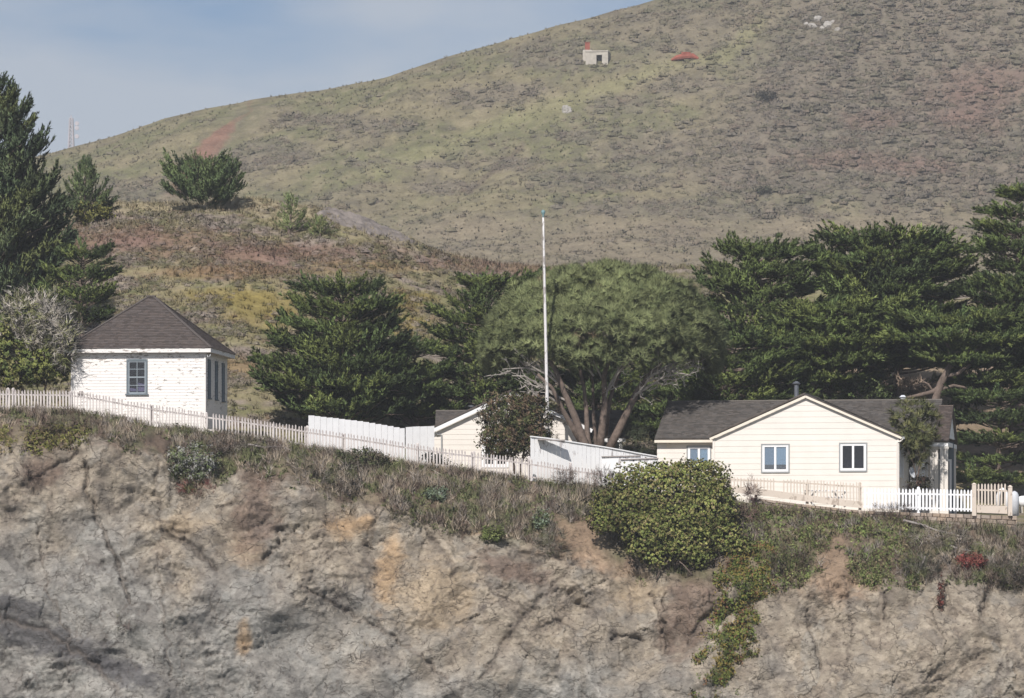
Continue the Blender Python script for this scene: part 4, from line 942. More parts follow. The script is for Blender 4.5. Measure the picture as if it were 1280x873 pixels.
# ================================================================== FAR THINGS ON THE HILL
def hzp(px, Y): 
    X = (px - 640) * (Y + CAMD) / F
    return Vector((X, Y, float(hill_z(np.array([px]), np.array([float(Y)]))[0])))
def hill_at(px, py):
    ys = np.linspace(380, 519, 400); z = hill_z(np.full(400, float(px)), ys); p = HZ - F * z / (ys + CAMD)
    return hzp(px, ys[int(np.argmin(np.abs(p - py)))])
p = hill_at(744, 80); k = (p.y + CAMD) / F
T = empty('concrete_bunker', p, 'derelict pale concrete hut with a dark doorway high on the hillside', 'bunker', rz=R(-8))
b = MB(); b.box(-14 * k, -7.5 * k, 0, .35, -1, 16 * k); b.box(-1.5 * k, 15.5 * k, 0, .35, -1, 16 * k) ; b.box(-7.5 * k, -1.5 * k, 0, .35, 11 * k, 16 * k); b.box(-14 * k, -11 * k, .35, 3, -1, 16 * k); b.box(13 * k, 15.5 * k, .35, 3, -1, 16 * k)
b = MB(); b.box(-12 * k, 1.5 * k, 0, .35, -1, 15.5 * k); b.box(8.5 * k, 16 * k, 0, .35, -1, 15.5 * k); b.box(1.5 * k, 8.5 * k, 0, .35, 11.5 * k, 15.5 * k); b.box(-12 * k, -9.5 * k, .35, 3., -1, 15.5 * k); b.box(13.5 * k, 16 * k, .35, 3., -1, 15.5 * k); b.box(-9.5 * k, 13.5 * k, 2.7, 3., -1, 15.5 * k)
b.build('walls', M['concrete'], T)
b = MB(); b.box(-12.6 * k, 16.6 * k, -.1, .88, 15.5 * k, 17 * k); b.box(-4.9 * k, 16.6 * k, .88, 3.1, 15.5 * k, 17 * k); b.build('roof_slab', M['concrete'], T)
b = MB(); b.box(1.5 * k, 8.5 * k, 1.2, 1.3, -1, 11.5 * k); b.build('dark_doorway', M['dark'], T)
b = MB(); b.box(-16.5 * k, -5 * k, .9, 2.6, -1, 18.9 * k); b.build('side_block', M['concrete'], T)
b = MB(); b.box(-3.0 * k, 3.0 * k, 0, .9, 0, 9 * k); b.box(-3.4 * k, 3.4 * k, -.06, .96, 9 * k, 9.8 * k); q = b.build('rusty_tank', M['rust']); q.location = p + Vector((-9.5 * k, 1.2, 18.9 * k)); tag(q, 'rust red box standing up on the back of the concrete hut', 'tank')
p = hill_at(856, 76); k = (p.y + CAMD) / F; b = MB(); pts = [Vector((x * k, .3 * math.sin(x), (y) * k)) for x, y in ((-17, 2), (-10, 4.5), (0, 6), (10, 6.5), (17, 3))]
b.tube(pts, [1.0 * k, 3.4 * k, 4. * k, 3.6 * k, 1.6 * k], 9); b.box(-4 * k, 7 * k, -.3, 1.2, 5 * k, 11.5 * k); q = b.build('rusty_wreck', M['rust']); q.location = p; tag(q, 'low rust red wreck lying in the heath high on the hill', 'wreck')
def boulder(name, mat, loc, sx, sy, sz, label, cat, seed, group=None, sub=3):
    import bmesh
    bm = bmesh.new(); bmesh.ops.create_icosphere(bm, subdivisions=sub, radius=1)
    V = np.array([v.co for v in bm.verts]); n = fbm(V[:, 0] * 1.3 + seed, V[:, 1] * 1.3 + V[:, 2] * .9, seed, 3); n2 = worley(V[:, 0] * 1.8 + seed, V[:, 2] * 1.8 + V[:, 1], seed)[0]
    n3 = .07 * fbm(V[:, 0] * 6 + V[:, 1] * 3, V[:, 2] * 6 - V[:, 1] * 4, seed + 3, 4) if sub > 3 else 0 * n
    for i, v in enumerate(bm.verts): v.co = v.co * (1 + .3 * n[i] + .25 * (n2[i] - .4) + n3[i])
    for v in bm.verts: v.co = Vector((v.co.x * sx, v.co.y * sy, v.co.z * sz))
    me = bpy.data.meshes.new(name); bm.to_mesh(me); bm.free(); q = link(name, me, M[mat]); q.location = loc
    return tag(q, label, cat, group)
p = hill_at(709, 139); boulder('boulder', 'boulder', p, .85, .7, .85, 'lone white boulder in the grass in the middle of the hillside', 'boulder', 3)
for i, (px, py, s) in enumerate([(1015, 34, .7), (1022, 24, .75), (1034, 33, .8), (1008, 30, .4), (1041, 28, .4), (1047, 38, .45), (1028, 36, .5)]):
    boulder('boulder', 'boulder', hill_at(px, py), s, s * .8, s * .9, 'pale rock in the outcrop near the top right of the hill', 'boulder', 10 + i, 'pale rocks of the hilltop outcrop', 2)
# lattice mast beyond the left skyline
Y = 900.; k = (Y + CAMD) / F; p = P(89, 200, Y); T = empty('lattice_mast', p, 'thin pale steel lattice mast far beyond the left skyline', 'mast')
b = MB(); H = 52 * k; w0, w1_ = 3.6 * k, 1.6 * k
cor = lambda q: [Vector((sx * (w0 + (w1_ - w0) * q) , sy * (w0 + (w1_ - w0) * q), H * q)) for sx, sy in ((-1, -1), (1, -1), (1, 1), (-1, 1))]
for i in range(4): b.beam(cor(0)[i], cor(1)[i], .30, .30)
ns = 11
for j in range(ns):
    a, c = cor(j / ns), cor((j + 1) / ns)
    for i in range(4): b.beam(a[i], c[(i + 1) % 4], .14, .14); b.beam(c[i], c[(i + 1) % 4], .14, .14)
b.build('lattice', M['tower'], T); b = MB(); b.tube([(0, 0, H), (0, 0, H + 3.5 * k)], .15, 6); b.build('antenna', M['tower'], T)
for q in (.55, .75, .86): b = MB(); b.tube([(1.6, -1.2, H * q), (1.6, -1.7, H * q)], .55, 10); b.build('dish', M['tower'], T)
# rock outcrop on the knoll
ox, oy = np.meshgrid(np.linspace(388, 552, 150), np.linspace(50, 64, 90)); oz = ground_z(ox, oy); oX = (ox - 640) * (oy + CAMD) / F
uu = (ox - 466) / 72; vv = (oy - 58.5) / 4.6; rr2 = uu ** 2 + vv ** 2 + .35 * fbm(uu * 2, vv * 2, 401, 3)
oh = .42 * np.clip(1 - rr2, -.6, 1) * (1 - .35 * uu) + (.16 * trinoise(oX * 1.1 + oy * .4, oy * .9, 403) + .10 * fbm(oX * 1.6, oy * 1.6, 405, 4)) * sstep(-.1, .3, 1 - rr2)
q = link('rock_outcrop', npmesh('rock_outcrop', np.stack([oX, oy, oz + oh - .02], -1).reshape(-1, 3), grid_faces(*ox.shape), None, False), M['outcrop']); tag(q, 'low bare purple grey rock mound on the knoll right of the young pines', 'rock')
# ================================================================== PLANTS
rng = np.random.default_rng(23)
def unit(v): return v / np.maximum(np.linalg.norm(v, axis=-1, keepdims=True), 1e-9)
def frames(d, up=None, roll=None):
    """rotation matrices whose x axis is d"""
    d = unit(np.asarray(d, float)); n = len(d)
    up = np.tile((0., 0., 1.), (n, 1)) if up is None else up
    y = np.cross(up, d); bad = np.linalg.norm(y, axis=1) < .05; y[bad] = np.cross((1., .1, 0), d[bad]); y = unit(y); z = np.cross(d, y)
    if roll is not None:
        c, s = np.cos(roll)[:, None], np.sin(roll)[:, None]; y, z = y * c + z * s, -y * s + z * c
    return np.stack([d, y, z], -1)
def scatter(tpls, pos, rot, scale, col, nrm=None, nn=.35):
    """copies of triangle templates merged into one mesh; tpls: list of (n,3,3) triangle arrays"""
    pos = np.asarray(pos, float); n = len(pos); scale = np.broadcast_to(np.asarray(scale, float), (n,)); pick = rng.integers(0, len(tpls), n)
    Vs, Cs, Ns = [], [], []
    if nrm is None: nrm = np.tile((0., -.25, 1.), (n, 1))
    nrm = unit(nrm)
    for k, t in enumerate(tpls):
        ix = np.nonzero(pick == k)[0]
        if len(ix) == 0: continue
        v = np.einsum('nij,tj->nti', rot[ix], t.reshape(-1, 3)) * scale[ix, None, None] + pos[ix][:, None, :]
        Vs.append(v.reshape(-1, 3)); nt_ = len(t)
        c = col[ix][:, None, :] * rng.uniform(.80, 1.2, (len(ix), nt_, 1)); Cs.append(np.repeat(c, 3, axis=1).reshape(-1, 3))
        q = nrm[ix][:, None, :] + rng.normal(0, nn, (len(ix), nt_, 3)); Ns.append(np.repeat(q, 3, axis=1).reshape(-1, 3))
    return np.concatenate(Vs), (np.concatenate(Cs), unit(np.concatenate(Ns)))
def catc(Cs): return np.concatenate([c[0] for c in Cs]), np.concatenate([c[1] for c in Cs])
def tri_mesh(name, V, C):
    me = npmesh(name, V, np.arange(len(V)).reshape(-1, 3), C[0])
    at = me.attributes.new('Nrm', 'FLOAT_VECTOR', 'POINT'); at.data.foreach_set('vector', C[1].astype(np.float32).ravel())
    return me
def leaf_tri(base, d, w, side):
    return np.stack([base - side * w * .5, base + side * w * .5, base + d], 1)
def t_frond(n=34, seed=0, spread=38, droop=.0):
    """a feathery conifer spray along +x, tips swept up"""
    r = np.random.default_rng(seed); t = np.concatenate([r.random(n - 5) ** .75, np.linspace(.85, 1, 5)])
    ax = np.stack([t, .05 * np.sin(t * 5 + seed), .16 * t ** 2 - droop * t], 1)
    a = R(1) * r.normal(0, spread, n) * (1.15 - t); e = R(1) * (r.normal(0, 22, n) + 14)
    L = (.36 - .16 * t) * r.uniform(.7, 1.25, n)
    d = np.stack([np.cos(a) * np.cos(e), np.sin(a) * np.cos(e), np.sin(e)], 1) * L[:, None]
    side = unit(np.cross(d, r.normal(0, 1, (n, 3)) * [.4, .4, 1.]))
    ax[:, 1] += np.sign(a) * .04; 
    return leaf_tri(ax, d, .085, side)
FROND = [t_frond(34, s, 40) for s in range(5)]
FROND_UP = [t_frond(30, 20 + s, 22) for s in range(4)]
def t_tuft(n=20, seed=0, cone=55, w=.09):
    r = np.random.default_rng(seed); a = r.random(n) * 6.283; e = R(cone) * np.sqrt(r.random(n))
    d = np.stack([np.cos(e), np.sin(e) * np.cos(a), np.sin(e) * np.sin(a)], 1) * r.uniform(.7, 1.1, n)[:, None]
    side = unit(np.cross(d, r.normal(0, 1, (n, 3))))
    return leaf_tri(d * .05, d, w, side)
TUFT = [t_tuft(22, s, 58, .085) for s in range(4)]
def t_rosette(n=8, seed=0, w=.5):
    r = np.random.default_rng(seed); a = np.arange(n) / n * 6.283 + r.random(n) * .7; e = R(1) * r.uniform(20, 75, n)
    d = np.stack([np.cos(e), np.sin(e) * np.cos(a), np.sin(e) * np.sin(a)], 1) * r.uniform(.7, 1.1, n)[:, None]
    side = unit(np.cross(d, np.array([1., .0, 0]))); t1 = leaf_tri(d * .45, d * .55, w, side); t2 = np.stack([d * .45 + side * w * .5, d * .45 - side * w * .5, d * .02], 1)
    return np.concatenate([t1, t2])
ROS = [t_rosette(8, s) for s in range(4)]
def t_leafy(n=16, seed=0, w=.28):
    r = np.random.default_rng(seed); b = r.normal(0, .35, (n, 3)); d = unit(r.normal(0, 1, (n, 3)) + [.6, 0, 0]) * r.uniform(.3, .6, n)[:, None]
    return leaf_tri(b, d, w, unit(np.cross(d, r.normal(0, 1, (n, 3)))))
LEAFY = [t_leafy(16, s) for s in range(4)]
def t_twig(n=14, seed=0, w=.045):
    r = np.random.default_rng(seed); b = r.normal(0, .22, (n, 3)); d = unit(r.normal(0, .55, (n, 3)) + [1., 0, 0]) * r.uniform(.5, 1.1, n)[:, None]
    return leaf_tri(b, d, w, unit(np.cross(d, r.normal(0, 1, (n, 3)))))
TWIGW = [t_twig(16, s, .085) for s in range(4)]
TWIG = [t_twig(16, s) for s in range(4)]
def t_grass(n=14, seed=0, w=.05):
    r = np.random.default_rng(seed); b = r.normal(0, .16, (n, 3)); b[:, 0] = 0; d = unit(np.stack([np.ones(n), r.normal(0, .35, n), r.normal(0, .35, n)], 1)) * r.uniform(.55, 1.1, n)[:, None]
    return leaf_tri(b, d, w, unit(np.cross(d, r.normal(0, 1, (n, 3)))))
GRASS = [t_grass(14, s) for s in range(4)]
def t_mound(n=60, seed=0, w=.20, seg=6):
    """a low heath shrub: small leaf faces lying over a lumpy half dome, some sticking out; x is up"""
    r = np.random.default_rng(seed); a = r.random(n) * 6.283; h = r.random(n) ** .8; rad = np.sqrt(1 - h * h) * r.uniform(.8, 1.05, n)
    b = np.stack([h * .46, rad * np.cos(a), rad * np.sin(a)], 1) * (1 + .2 * np.sin(a * 3 + seed))[:, None]
    nn = unit(b * [1.3, 1, 1] + [.25, 0, 0]); t = unit(np.cross(nn, r.normal(0, 1, (n, 3)))); out = (r.random(n) < .5)[:, None]
    d = unit(np.where(out, nn + .5 * t, t + .25 * nn)) * r.uniform(.22, .40, n)[:, None]
    lf = leaf_tri(b - d * .4, d, w, unit(np.cross(nn, d) + .2 * r.normal(0, 1, (n, 3))))
    rings = [(-.10, .80), (.22, .48)]
    q = lambda i, a_: np.array([rings[i][0], rings[i][1] * math.cos(a_), rings[i][1] * math.sin(a_)]) * (1 + .2 * math.sin(a_ * 3 + seed))
    tr = []; nr = len(rings) - 1
    for k_ in range(seg):
        a0, a1 = k_ * 2 * math.pi / seg, (k_ + 1) * 2 * math.pi / seg
        for i in range(nr): tr += [[q(i, a0), q(i, a1), q(i + 1, a1)], [q(i, a0), q(i + 1, a1), q(i + 1, a0)]]
        tr.append([q(nr, a0), q(nr, a1), np.array([.32, 0, 0])])
    return np.concatenate([lf, np.array(tr)])
MOUND = [t_mound(42, s, .15, 5) for s in range(5)]
MOUND_S = [t_mound(20, 10 + s, .30, 5) for s in range(5)]
UPROT = lambda n: frames(np.tile((0., 0., 1.), (n, 1)) + rng.normal(0, .08, (n, 3)), up=np.tile((0., 1., .1), (n, 1)), roll=rng.random(n) * 6.283)
def mixcol(n, cols, wts=None, var=.12):
    cols = np.array(cols); k = rng.choice(len(cols), n, p=None if wts is None else np.array(wts) / np.sum(wts))
    return cols[k] * rng.normal(1, var, (n, 1)).clip(.5, 1.6)

def gY(px, py):
    ys = np.linspace(12, 60, 400); p = HZ - F * ground_z(np.full(400, float(px)), ys) / (ys + CAMD)
    return float(ys[int(np.argmin(np.abs(p - py)))])
def dome_scatter(tpls, pos, scale, col, tilt):
    """mounds standing on a slope; every face is lit like the dome it belongs to"""
    n = len(pos); rot = UPROT(n); Vs, C0, N0 = [], [], []; pick = rng.integers(0, len(tpls), n)
    for k, t in enumerate(tpls):
        ix = np.nonzero(pick == k)[0]; nt_ = len(t)
        v = np.einsum('nij,tj->nti', rot[ix], t.reshape(-1, 3)); cen_ = v.reshape(len(ix), nt_, 3, 3).mean(2) - np.array([0, 0, .12])
        q = unit(cen_) + np.array(tilt) + rng.normal(0, .3, cen_.shape)
        Vs.append((v * scale[ix, None, None] + pos[ix][:, None, :]).reshape(-1, 3)); C0.append(np.repeat(col[ix][:, None, :] * rng.uniform(.90, 1.10, (len(ix), nt_, 1)), 3, axis=1).reshape(-1, 3)); N0.append(np.repeat(q, 3, axis=1).reshape(-1, 3))
    return np.concatenate(Vs), (np.concatenate(C0), unit(np.concatenate(N0)))
GREENS = [(.040, .062, .026), (.052, .078, .030), (.070, .095, .034), (.030, .046, .022)]
LIGHTG = [(.060, .088, .032), (.080, .108, .038), (.050, .072, .028)]
def tree_root(name, label, cat, px, Y, py=None, group=None):
    X = (px - 640) * (Y + CAMD) / F; z = gz(X, Y) if py is None else zof(py, Y)
    return empty(name, (X, Y, z), label, cat, group)
def cypress(label, px, Y, prof, nl=70, seed=0, rise=12, fl=1.05, cols=GREENS, name='cypress_tree', dens=1., trunk=True, depth=.75, up=0., jag=.28, wind=0., lean=0., cat='tree', limbs_show=0, py=None, fr=FROND, layers=.95, group='cypress trees round the houses'):
    """prof: (py, px left, px right) rows of the outline; limbs end on that outline with plates of sprays"""
    global rng
    rng = np.random.default_rng(seed + 900)
    T = tree_root(name, label, cat, px, Y, py, group); o = np.array(T.location); k = (Y + CAMD) / F
    pr = np.array(sorted(prof), float); zt = zof(pr[0, 0], Y) - o[2]; zb = max(zof(pr[-1, 0], Y) - o[2], .15)
    hs = zt - (zt - zb) * (np.arange(nl) + rng.random(nl)) / nl
    if layers: zt -= .42 * fl
    if layers:
        nlay = max(4, int(round((zt - zb) / layers))); hs = zt - (zt - zb) * ((np.floor(np.sort(rng.random(nl)) * nlay) + .55) / nlay) + rng.normal(0, .10 * layers, nl)
    pos, dr, sc, cl, nm = [], [], [], [], []
    tb = MB(); 
    axis = lambda h: np.array([lean * (max(h, 0) / zt) ** 1.5, 0, h])
    if trunk:
        q = [axis(h) + np.array([.10 * math.sin(h * 1.3 + seed), .08 * math.cos(h * 1.1 + seed), 0]) for h in np.linspace(-.3, zt * .93, 9)]
        r0 = .035 * zt + .06; tb.tube(q, [r0 * (1 - .88 * i / 8) for i in range(9)], 8)
    az0 = rng.random() * 6.28
    for i, h in enumerate(hs):
        pyh = HZ - (h + o[2]) / k
        xl = (np.interp(pyh, pr[:, 0], pr[:, 1]) - px) * k; xr = (np.interp(pyh, pr[:, 0], pr[:, 2]) - px) * k
        a = az0 + i * 2.39996 + rng.normal(0, .25); ca, sa = math.cos(a), math.sin(a)
        c0 = axis(h)[0]; rl, rr_ = c0 - xl, xr - c0
        rx = rr_ if ca > 0 else rl; ry_ = depth * .5 * (rl + rr_)
        L = 1 / math.sqrt((ca / max(rx, .15)) ** 2 + (sa / max(ry_, .15)) ** 2)
        L *= 1 - jag * rng.random() ** 1.6
        ris = R(rise * (1. if layers else .35 + .8 * min(1, h / zt)) + rng.normal(0, 9))
        L /= max(.6, math.cos(ris))
        d = np.array([ca * math.cos(ris), sa * math.cos(ris), math.sin(ris)]); d[0] += wind * .25
        st = axis(max(.1, h - L * math.sin(ris) * .8)); en = st + d * L
        bend = np.array([0, 0, .10 * L])
        if trunk and L > .7: tb.tube([st, st + d * L * .35, st + d * L * .7 + bend * .4, en], [.018 * L + .02, .012 * L + .015, .007 * L + .01, .006], 5)
        n = int((6 + L * 9) * dens)
        t = .22 + .78 * rng.random(n) ** .62
        p = st + d * (L * t)[:, None] + bend * (t ** 2)[:, None]
        lat = np.array([-sa, ca, 0]); w = .30 * L * (1 - .55 * t) + .12
        p = p + lat * (rng.normal(0, .55, n) * w)[:, None]; p[:, 2] += rng.normal(0, .085, n) + .06
        off = rng.normal(0, .6, n)
        dd = d[None, :] * np.cos(off)[:, None] + lat[None, :] * np.sin(off)[:, None]; dd[:, 2] += .12 + up + rng.normal(0, .16, n); dd[:, 0] += wind
        pos.append(p); dr.append(dd); sc.append(fl * rng.uniform(.55, 1.1, n) * np.clip(.45 + .16 * L, .45, 1.)); 
        dp = p[:, 2] - (st[2] + d[2] * L * t); nm.append(np.stack([.55 * dd[:, 0], .55 * dd[:, 1] - .15, .75 + 2.2 * dp], 1))
        base = mixcol(1, cols, None, .16)[0] * np.array([2.45, 2.2, 2.0]); cl.append(base * rng.normal(1, .13, (n, 1)))
    # leader
    n = 10; p = axis(zt * 1.)[None, :] + np.stack([rng.normal(0, .12, n), rng.normal(0, .12, n), -rng.random(n) * .9], 1); pos.append(p); dd = np.tile((wind, 0., 1.), (n, 1)) + rng.normal(0, .35, (n, 3)); dr.append(dd); sc.append(np.full(n, fl * .55)); cl.append(mixcol(n, cols) * 2.1); nm.append(dd * .4 + [0, -.4, .6])
    pos = np.concatenate(pos); dr = np.concatenate(dr); sc = np.concatenate(sc); cl = np.concatenate(cl)
    V, C = scatter(fr, pos, frames(dr, roll=rng.normal(0, .35, len(dr))), sc, cl, np.concatenate(nm))
    if trunk: tb.build('trunk', M['bark'], T, True)
    link('crown', tri_mesh('crown', V, C), M['conifer'], T)
    return T
SPRAYFILL = None
cypress('tall cypress with upswept feathery branches cut off by the left edge of the photo', -8, 25, [(104, -12, 0), (122, -40, 12), (138, -50, 24), (150, -60, 30), (175, -70, 44), (200, -80, 52), (230, -90, 58), (243, -90, 66), (270, -95, 74), (310, -100, 84), (350, -100, 88), (400, -100, 84), (450, -90, 74)], 170, 1, rise=38, fl=1.25, up=.45, depth=.6, jag=.22, layers=0, fr=FROND_UP, dens=1.15, cols=[(.040, .062, .036), (.052, .074, .040), (.032, .050, .030), (.06, .078, .034)])
cypress('dark round cypress between the tall left cypress and the roof of the square building', 102, 20, [(298, 96, 112), (312, 82, 130), (330, 70, 138), (352, 55, 145), (372, 40, 148), (395, 50, 140), (412, 60, 130)], 60, 2, rise=14, py=440)
cypress('small pointed cypress on the knoll just right of the tall left cypress', 107, gY(107, 276), [(206, 104, 109), (222, 95, 119), (240, 86, 132), (258, 78, 140), (274, 76, 140)], 46, 3, rise=42, up=.4, fl=.95, layers=0, fr=FROND_UP, cols=[(.045, .068, .034), (.055, .08, .036)])
cypress('small spreading cypress with fan-shaped branches below the red dirt track', 256, 58, [(203, 246, 284), (214, 208, 294), (226, 200, 302), (240, 202, 309), (250, 204, 309), (262, 208, 305)], 70, 4, rise=30, up=.40, fl=.85, jag=.55, layers=0, fr=FROND_UP, dens=1.0, trunk=False, cols=[(.048, .074, .036), (.06, .088, .04), (.036, .056, .03)], py=262)
cypress('taller of the two pale green young pines beside the rock mound', 363, gY(363, 294), [(247, 361, 365), (262, 353, 373), (278, 347, 381), (292, 343, 386)], 26, 5, rise=30, up=.3, fl=.75, dens=.8, layers=0, fr=FROND_UP, cols=[(.085, .12, .052), (.10, .135, .06)], name='young_pine', group='young pines on the knoll')
cypress('shorter of the two pale green young pines beside the rock mound', 400, gY(400, 297), [(276, 396, 404), (284, 388, 412), (295, 382, 416)], 18, 6, rise=35, up=.3, fl=.65, dens=.8, layers=0, fr=FROND_UP, cols=[(.085, .12, .052), (.095, .115, .055)], name='young_pine', group='young pines on the knoll')
cypress('large broad cypress standing alone in the middle left behind the board fence', 428, 14, [(344, 402, 418), (352, 388, 446), (362, 372, 468), (380, 364, 486), (393, 364, 508), (410, 366, 498), (428, 350, 505), (440, 338, 515), (462, 326, 508), (480, 332, 515), (495, 320, 520), (515, 345, 530), (530, 368, 525)], 150, 7, rise=16, up=.12, jag=.33, depth=.8)
cypress('low dark cypress filling the gap right of the large broad cypress', 518, 17, [(418, 500, 535), (438, 488, 548), (460, 480, 560), (490, 476, 565), (530, 474, 565)], 70, 8, rise=14, cols=GREENS)
cypress('layered dark cypress rising behind the cottage roof, left of the umbrella pine', 610, 19, [(336, 608, 650), (345, 580, 655), (356, 582, 670), (368, 560, 675), (382, 570, 680), (396, 548, 690), (420, 545, 690), (450, 535, 690), (490, 530, 690), (530, 530, 690)], 130, 9, rise=10, up=.05, jag=.3)
cypress('wind-swept cypress leaning right, nearest to the umbrella pine', 948, 24, [(298, 985, 1006), (306, 960, 1008), (318, 905, 1010), (328, 884, 1012), (345, 880, 1020), (365, 872, 1030), (395, 870, 1040), (430, 880, 1045), (470, 886, 1045), (500, 890, 1040)], 140, 10, rise=14, up=.1, wind=.22, cols=LIGHTG + GREENS[:2], jag=.3)
cypress('flat-topped dark cypress in the middle of the right-hand grove', 1105, 27, [(289, 1130, 1172), (296, 1085, 1175), (304, 1016, 1168), (318, 1010, 1192), (335, 1008, 1196), (350, 1014, 1205), (372, 1020, 1212), (400, 1030, 1215), (430, 1040, 1215)], 140, 11, rise=12, up=.08, wind=.15, jag=.3)
cypress('lighter green cypress mass low in the grove above the cream house roof', 1040, 20, [(372, 1030, 1080), (388, 990, 1130), (410, 962, 1150), (435, 945, 1155), (455, 940, 1140), (478, 945, 1110), (492, 960, 1090)], 110, 12, rise=4, up=-.02, cols=LIGHTG, jag=.3, fl=1.1)
cypress('bushy green cypress directly behind the left end of the cream house', 905, 17, [(408, 890, 950), (430, 875, 990), (455, 862, 1010), (480, 858, 1010), (505, 855, 1010), (545, 855, 1000)], 90, 13, rise=12, cols=LIGHTG + GREENS[:2])
cypress('tall layered cypress at the right edge with gaps of hillside between its plates', 1272, 24, [(224, 1266, 1292), (240, 1244, 1300), (252, 1262, 1320), (272, 1222, 1330), (284, 1230, 1330), (300, 1208, 1340), (318, 1214, 1345), (338, 1240, 1345), (352, 1215, 1350), (375, 1206, 1350), (410, 1215, 1350), (460, 1220, 1350)], 175, 14, rise=6, up=.06, jag=.36)
cypress('big spreading cypress with a bare leaning trunk behind the porch end of the cream house', 1205, 17, [(384, 1140, 1250), (402, 1120, 1275), (425, 1110, 1300), (450, 1130, 1320), (470, 1180, 1320), (492, 1200, 1320)], 120, 15, rise=2, up=-.03, cols=LIGHTG + GREENS[:1], jag=.3, fl=1.15, trunk=False)
cypress('dark low cypress at the right edge beyond the gate panel', 1248, 14, [(476, 1205, 1310), (500, 1192, 1315), (530, 1188, 1315), (560, 1190, 1315), (590, 1192, 1312), (615, 1215, 1300)], 90, 16, rise=4, up=-.12, depth=.6, jag=.4)
cypress('feathery low green cypress branch just right of the porch columns', 1212, 9.5, [(572, 1200, 1228), (584, 1188, 1240), (596, 1186, 1246), (606, 1190, 1240)], 20, 17, rise=2, up=-.15, cols=LIGHTG, trunk=False, fl=.9, name='cypress_sapling', group=None)
cypress('dark cypress behind the trunks of the umbrella pine', 745, 22, [(425, 700, 800), (450, 690, 810), (480, 680, 815), (510, 680, 820), (545, 690, 820)], 70, 18, rise=10)
cypress('dark cypress filling the gap between the cottage and the cream house', 838, 22, [(430, 815, 880), (450, 800, 890), (480, 785, 895), (515, 782, 895), (560, 790, 890)], 80, 19, rise=10)
cypress('shadowed cypress deep in the grove behind the cream house roof vent', 1120, 33, [(395, 1080, 1160), (415, 1060, 1190), (440, 1040, 1230), (465, 1040, 1260)], 70, 20, rise=6, depth=.5)
# the bare leaning trunk of the big spreading cypress
T_ = [o_ for o_ in bpy.data.objects if o_.get('label', '').startswith('big spreading cypress')][0]; oo = T_.location
b = MB(); q = lambda x, y, Y=15.5: P(x, y, Y) - oo
b.tube([q(1160, 530), q(1168, 505), q(1176, 480), q(1184, 464), q(1190, 450), q(1186, 436), q(1180, 420)], [.26, .22, .19, .16, .13, .09, .04], 9)
b.tube([q(1174, 488), q(1192, 482), q(1208, 485), q(1222, 489)], [.10, .08, .06, .02], 6); b.tube([q(1182, 470), q(1196, 468), q(1210, 458), q(1225, 440)], [.13, .10, .08, .04], 7); b.tube([q(1176, 482), q(1166, 490), q(1150, 494), q(1134, 497)], [.12, .12, .10, .06], 7)
b.tube([q(1168, 492), q(1160, 480), q(1152, 476)], [.07, .05, .02], 6); b.tube([q(1188, 455), q(1205, 448), q(1218, 440), q(1240, 425)], [.09, .07, .05, .02], 6)
b.build('trunk', M['bark'], T_, True)

def lumpy(name, label, cat, px, Y, lumps, tpl, size, cols, dens=1., py=None, mat='leaf', depth=.9, wts=None, group=None, stems=None, tipup=.25, seed=0, inner=.45, sprig=0, gain=1.35, rag=.16, tonev=.07):
    """a bush: leaf clusters over overlapping lumps; lumps: (px, py, rx, ry[, dY]) in photo units"""
    global rng
    rng = np.random.default_rng(seed + 70)
    T = tree_root(name, label, cat, px, Y, py, group); o = np.array(T.location)
    pos, dr, cl, nm = [], [], [], []
    for L in lumps:
        dY = L[4] if len(L) > 4 else 0.; k = (Y + dY + CAMD) / F; c = np.array(P(L[0], L[1], Y + dY)) - o; rx, rz = L[2] * k, L[3] * k; ry_ = depth * .5 * (rx + rz)
        n = int(dens * 4.5 * (rx * ry_ + rx * rz + ry_ * rz) / size ** 2)
        v = unit(rng.normal(0, 1, (n, 3))); f = 1 + rag * fbm(v[:, 0] * 2.6 + v[:, 1] * 1.7, v[:, 2] * 2.6 + L[0], seed + 5, 3)
        s = np.where(rng.random(n) < inner, rng.uniform(.6, .97, n), rng.uniform(.93, 1.06, n)) * f
        if sprig: s = np.where(rng.random(n) < sprig, s * rng.uniform(1., 1.18, n), s)
        pos.append(c + v * np.array([rx, ry_, rz]) * s[:, None]); d = v / np.array([rx, ry_, rz]); dr.append(unit(d) + [0, 0, tipup] + rng.normal(0, .35, (n, 3)))
        nm.append(unit(d) + [0, 0, .35]); tone = rng.normal(1, tonev); pt = fbm(v[:, 0] * 2 + L[0], v[:, 2] * 2 + L[1], seed + 9, 2)
        cl.append(mixcol(n, cols, wts, .14) * tone * (1 + .18 * pt[:, None]))
    pos = np.concatenate(pos); dr = np.concatenate(dr); cl = np.concatenate(cl)
    keep = pos[:, 2] > -.6; pos, dr, cl, nm = pos[keep], dr[keep], cl[keep], np.concatenate(nm)[keep]
    V, C = scatter(tpl, pos, frames(dr, roll=rng.random(len(dr)) * 6.283), size * rng.uniform(.7, 1.25, len(pos)), cl * gain, nm, .45)
    if stems:
        b = MB()
        for s in stems: b.tube([P(x, y, Y + (s[2] if len(s) > 2 else 0)) - Vector(o) for x, y in s[0]], list(np.linspace(s[1], s[1] * .4, len(s[0]))), 6)
        b.build('stems', M['bark'], T, True)
    link('foliage', tri_mesh('foliage', V, C), M[mat], T)
    return T
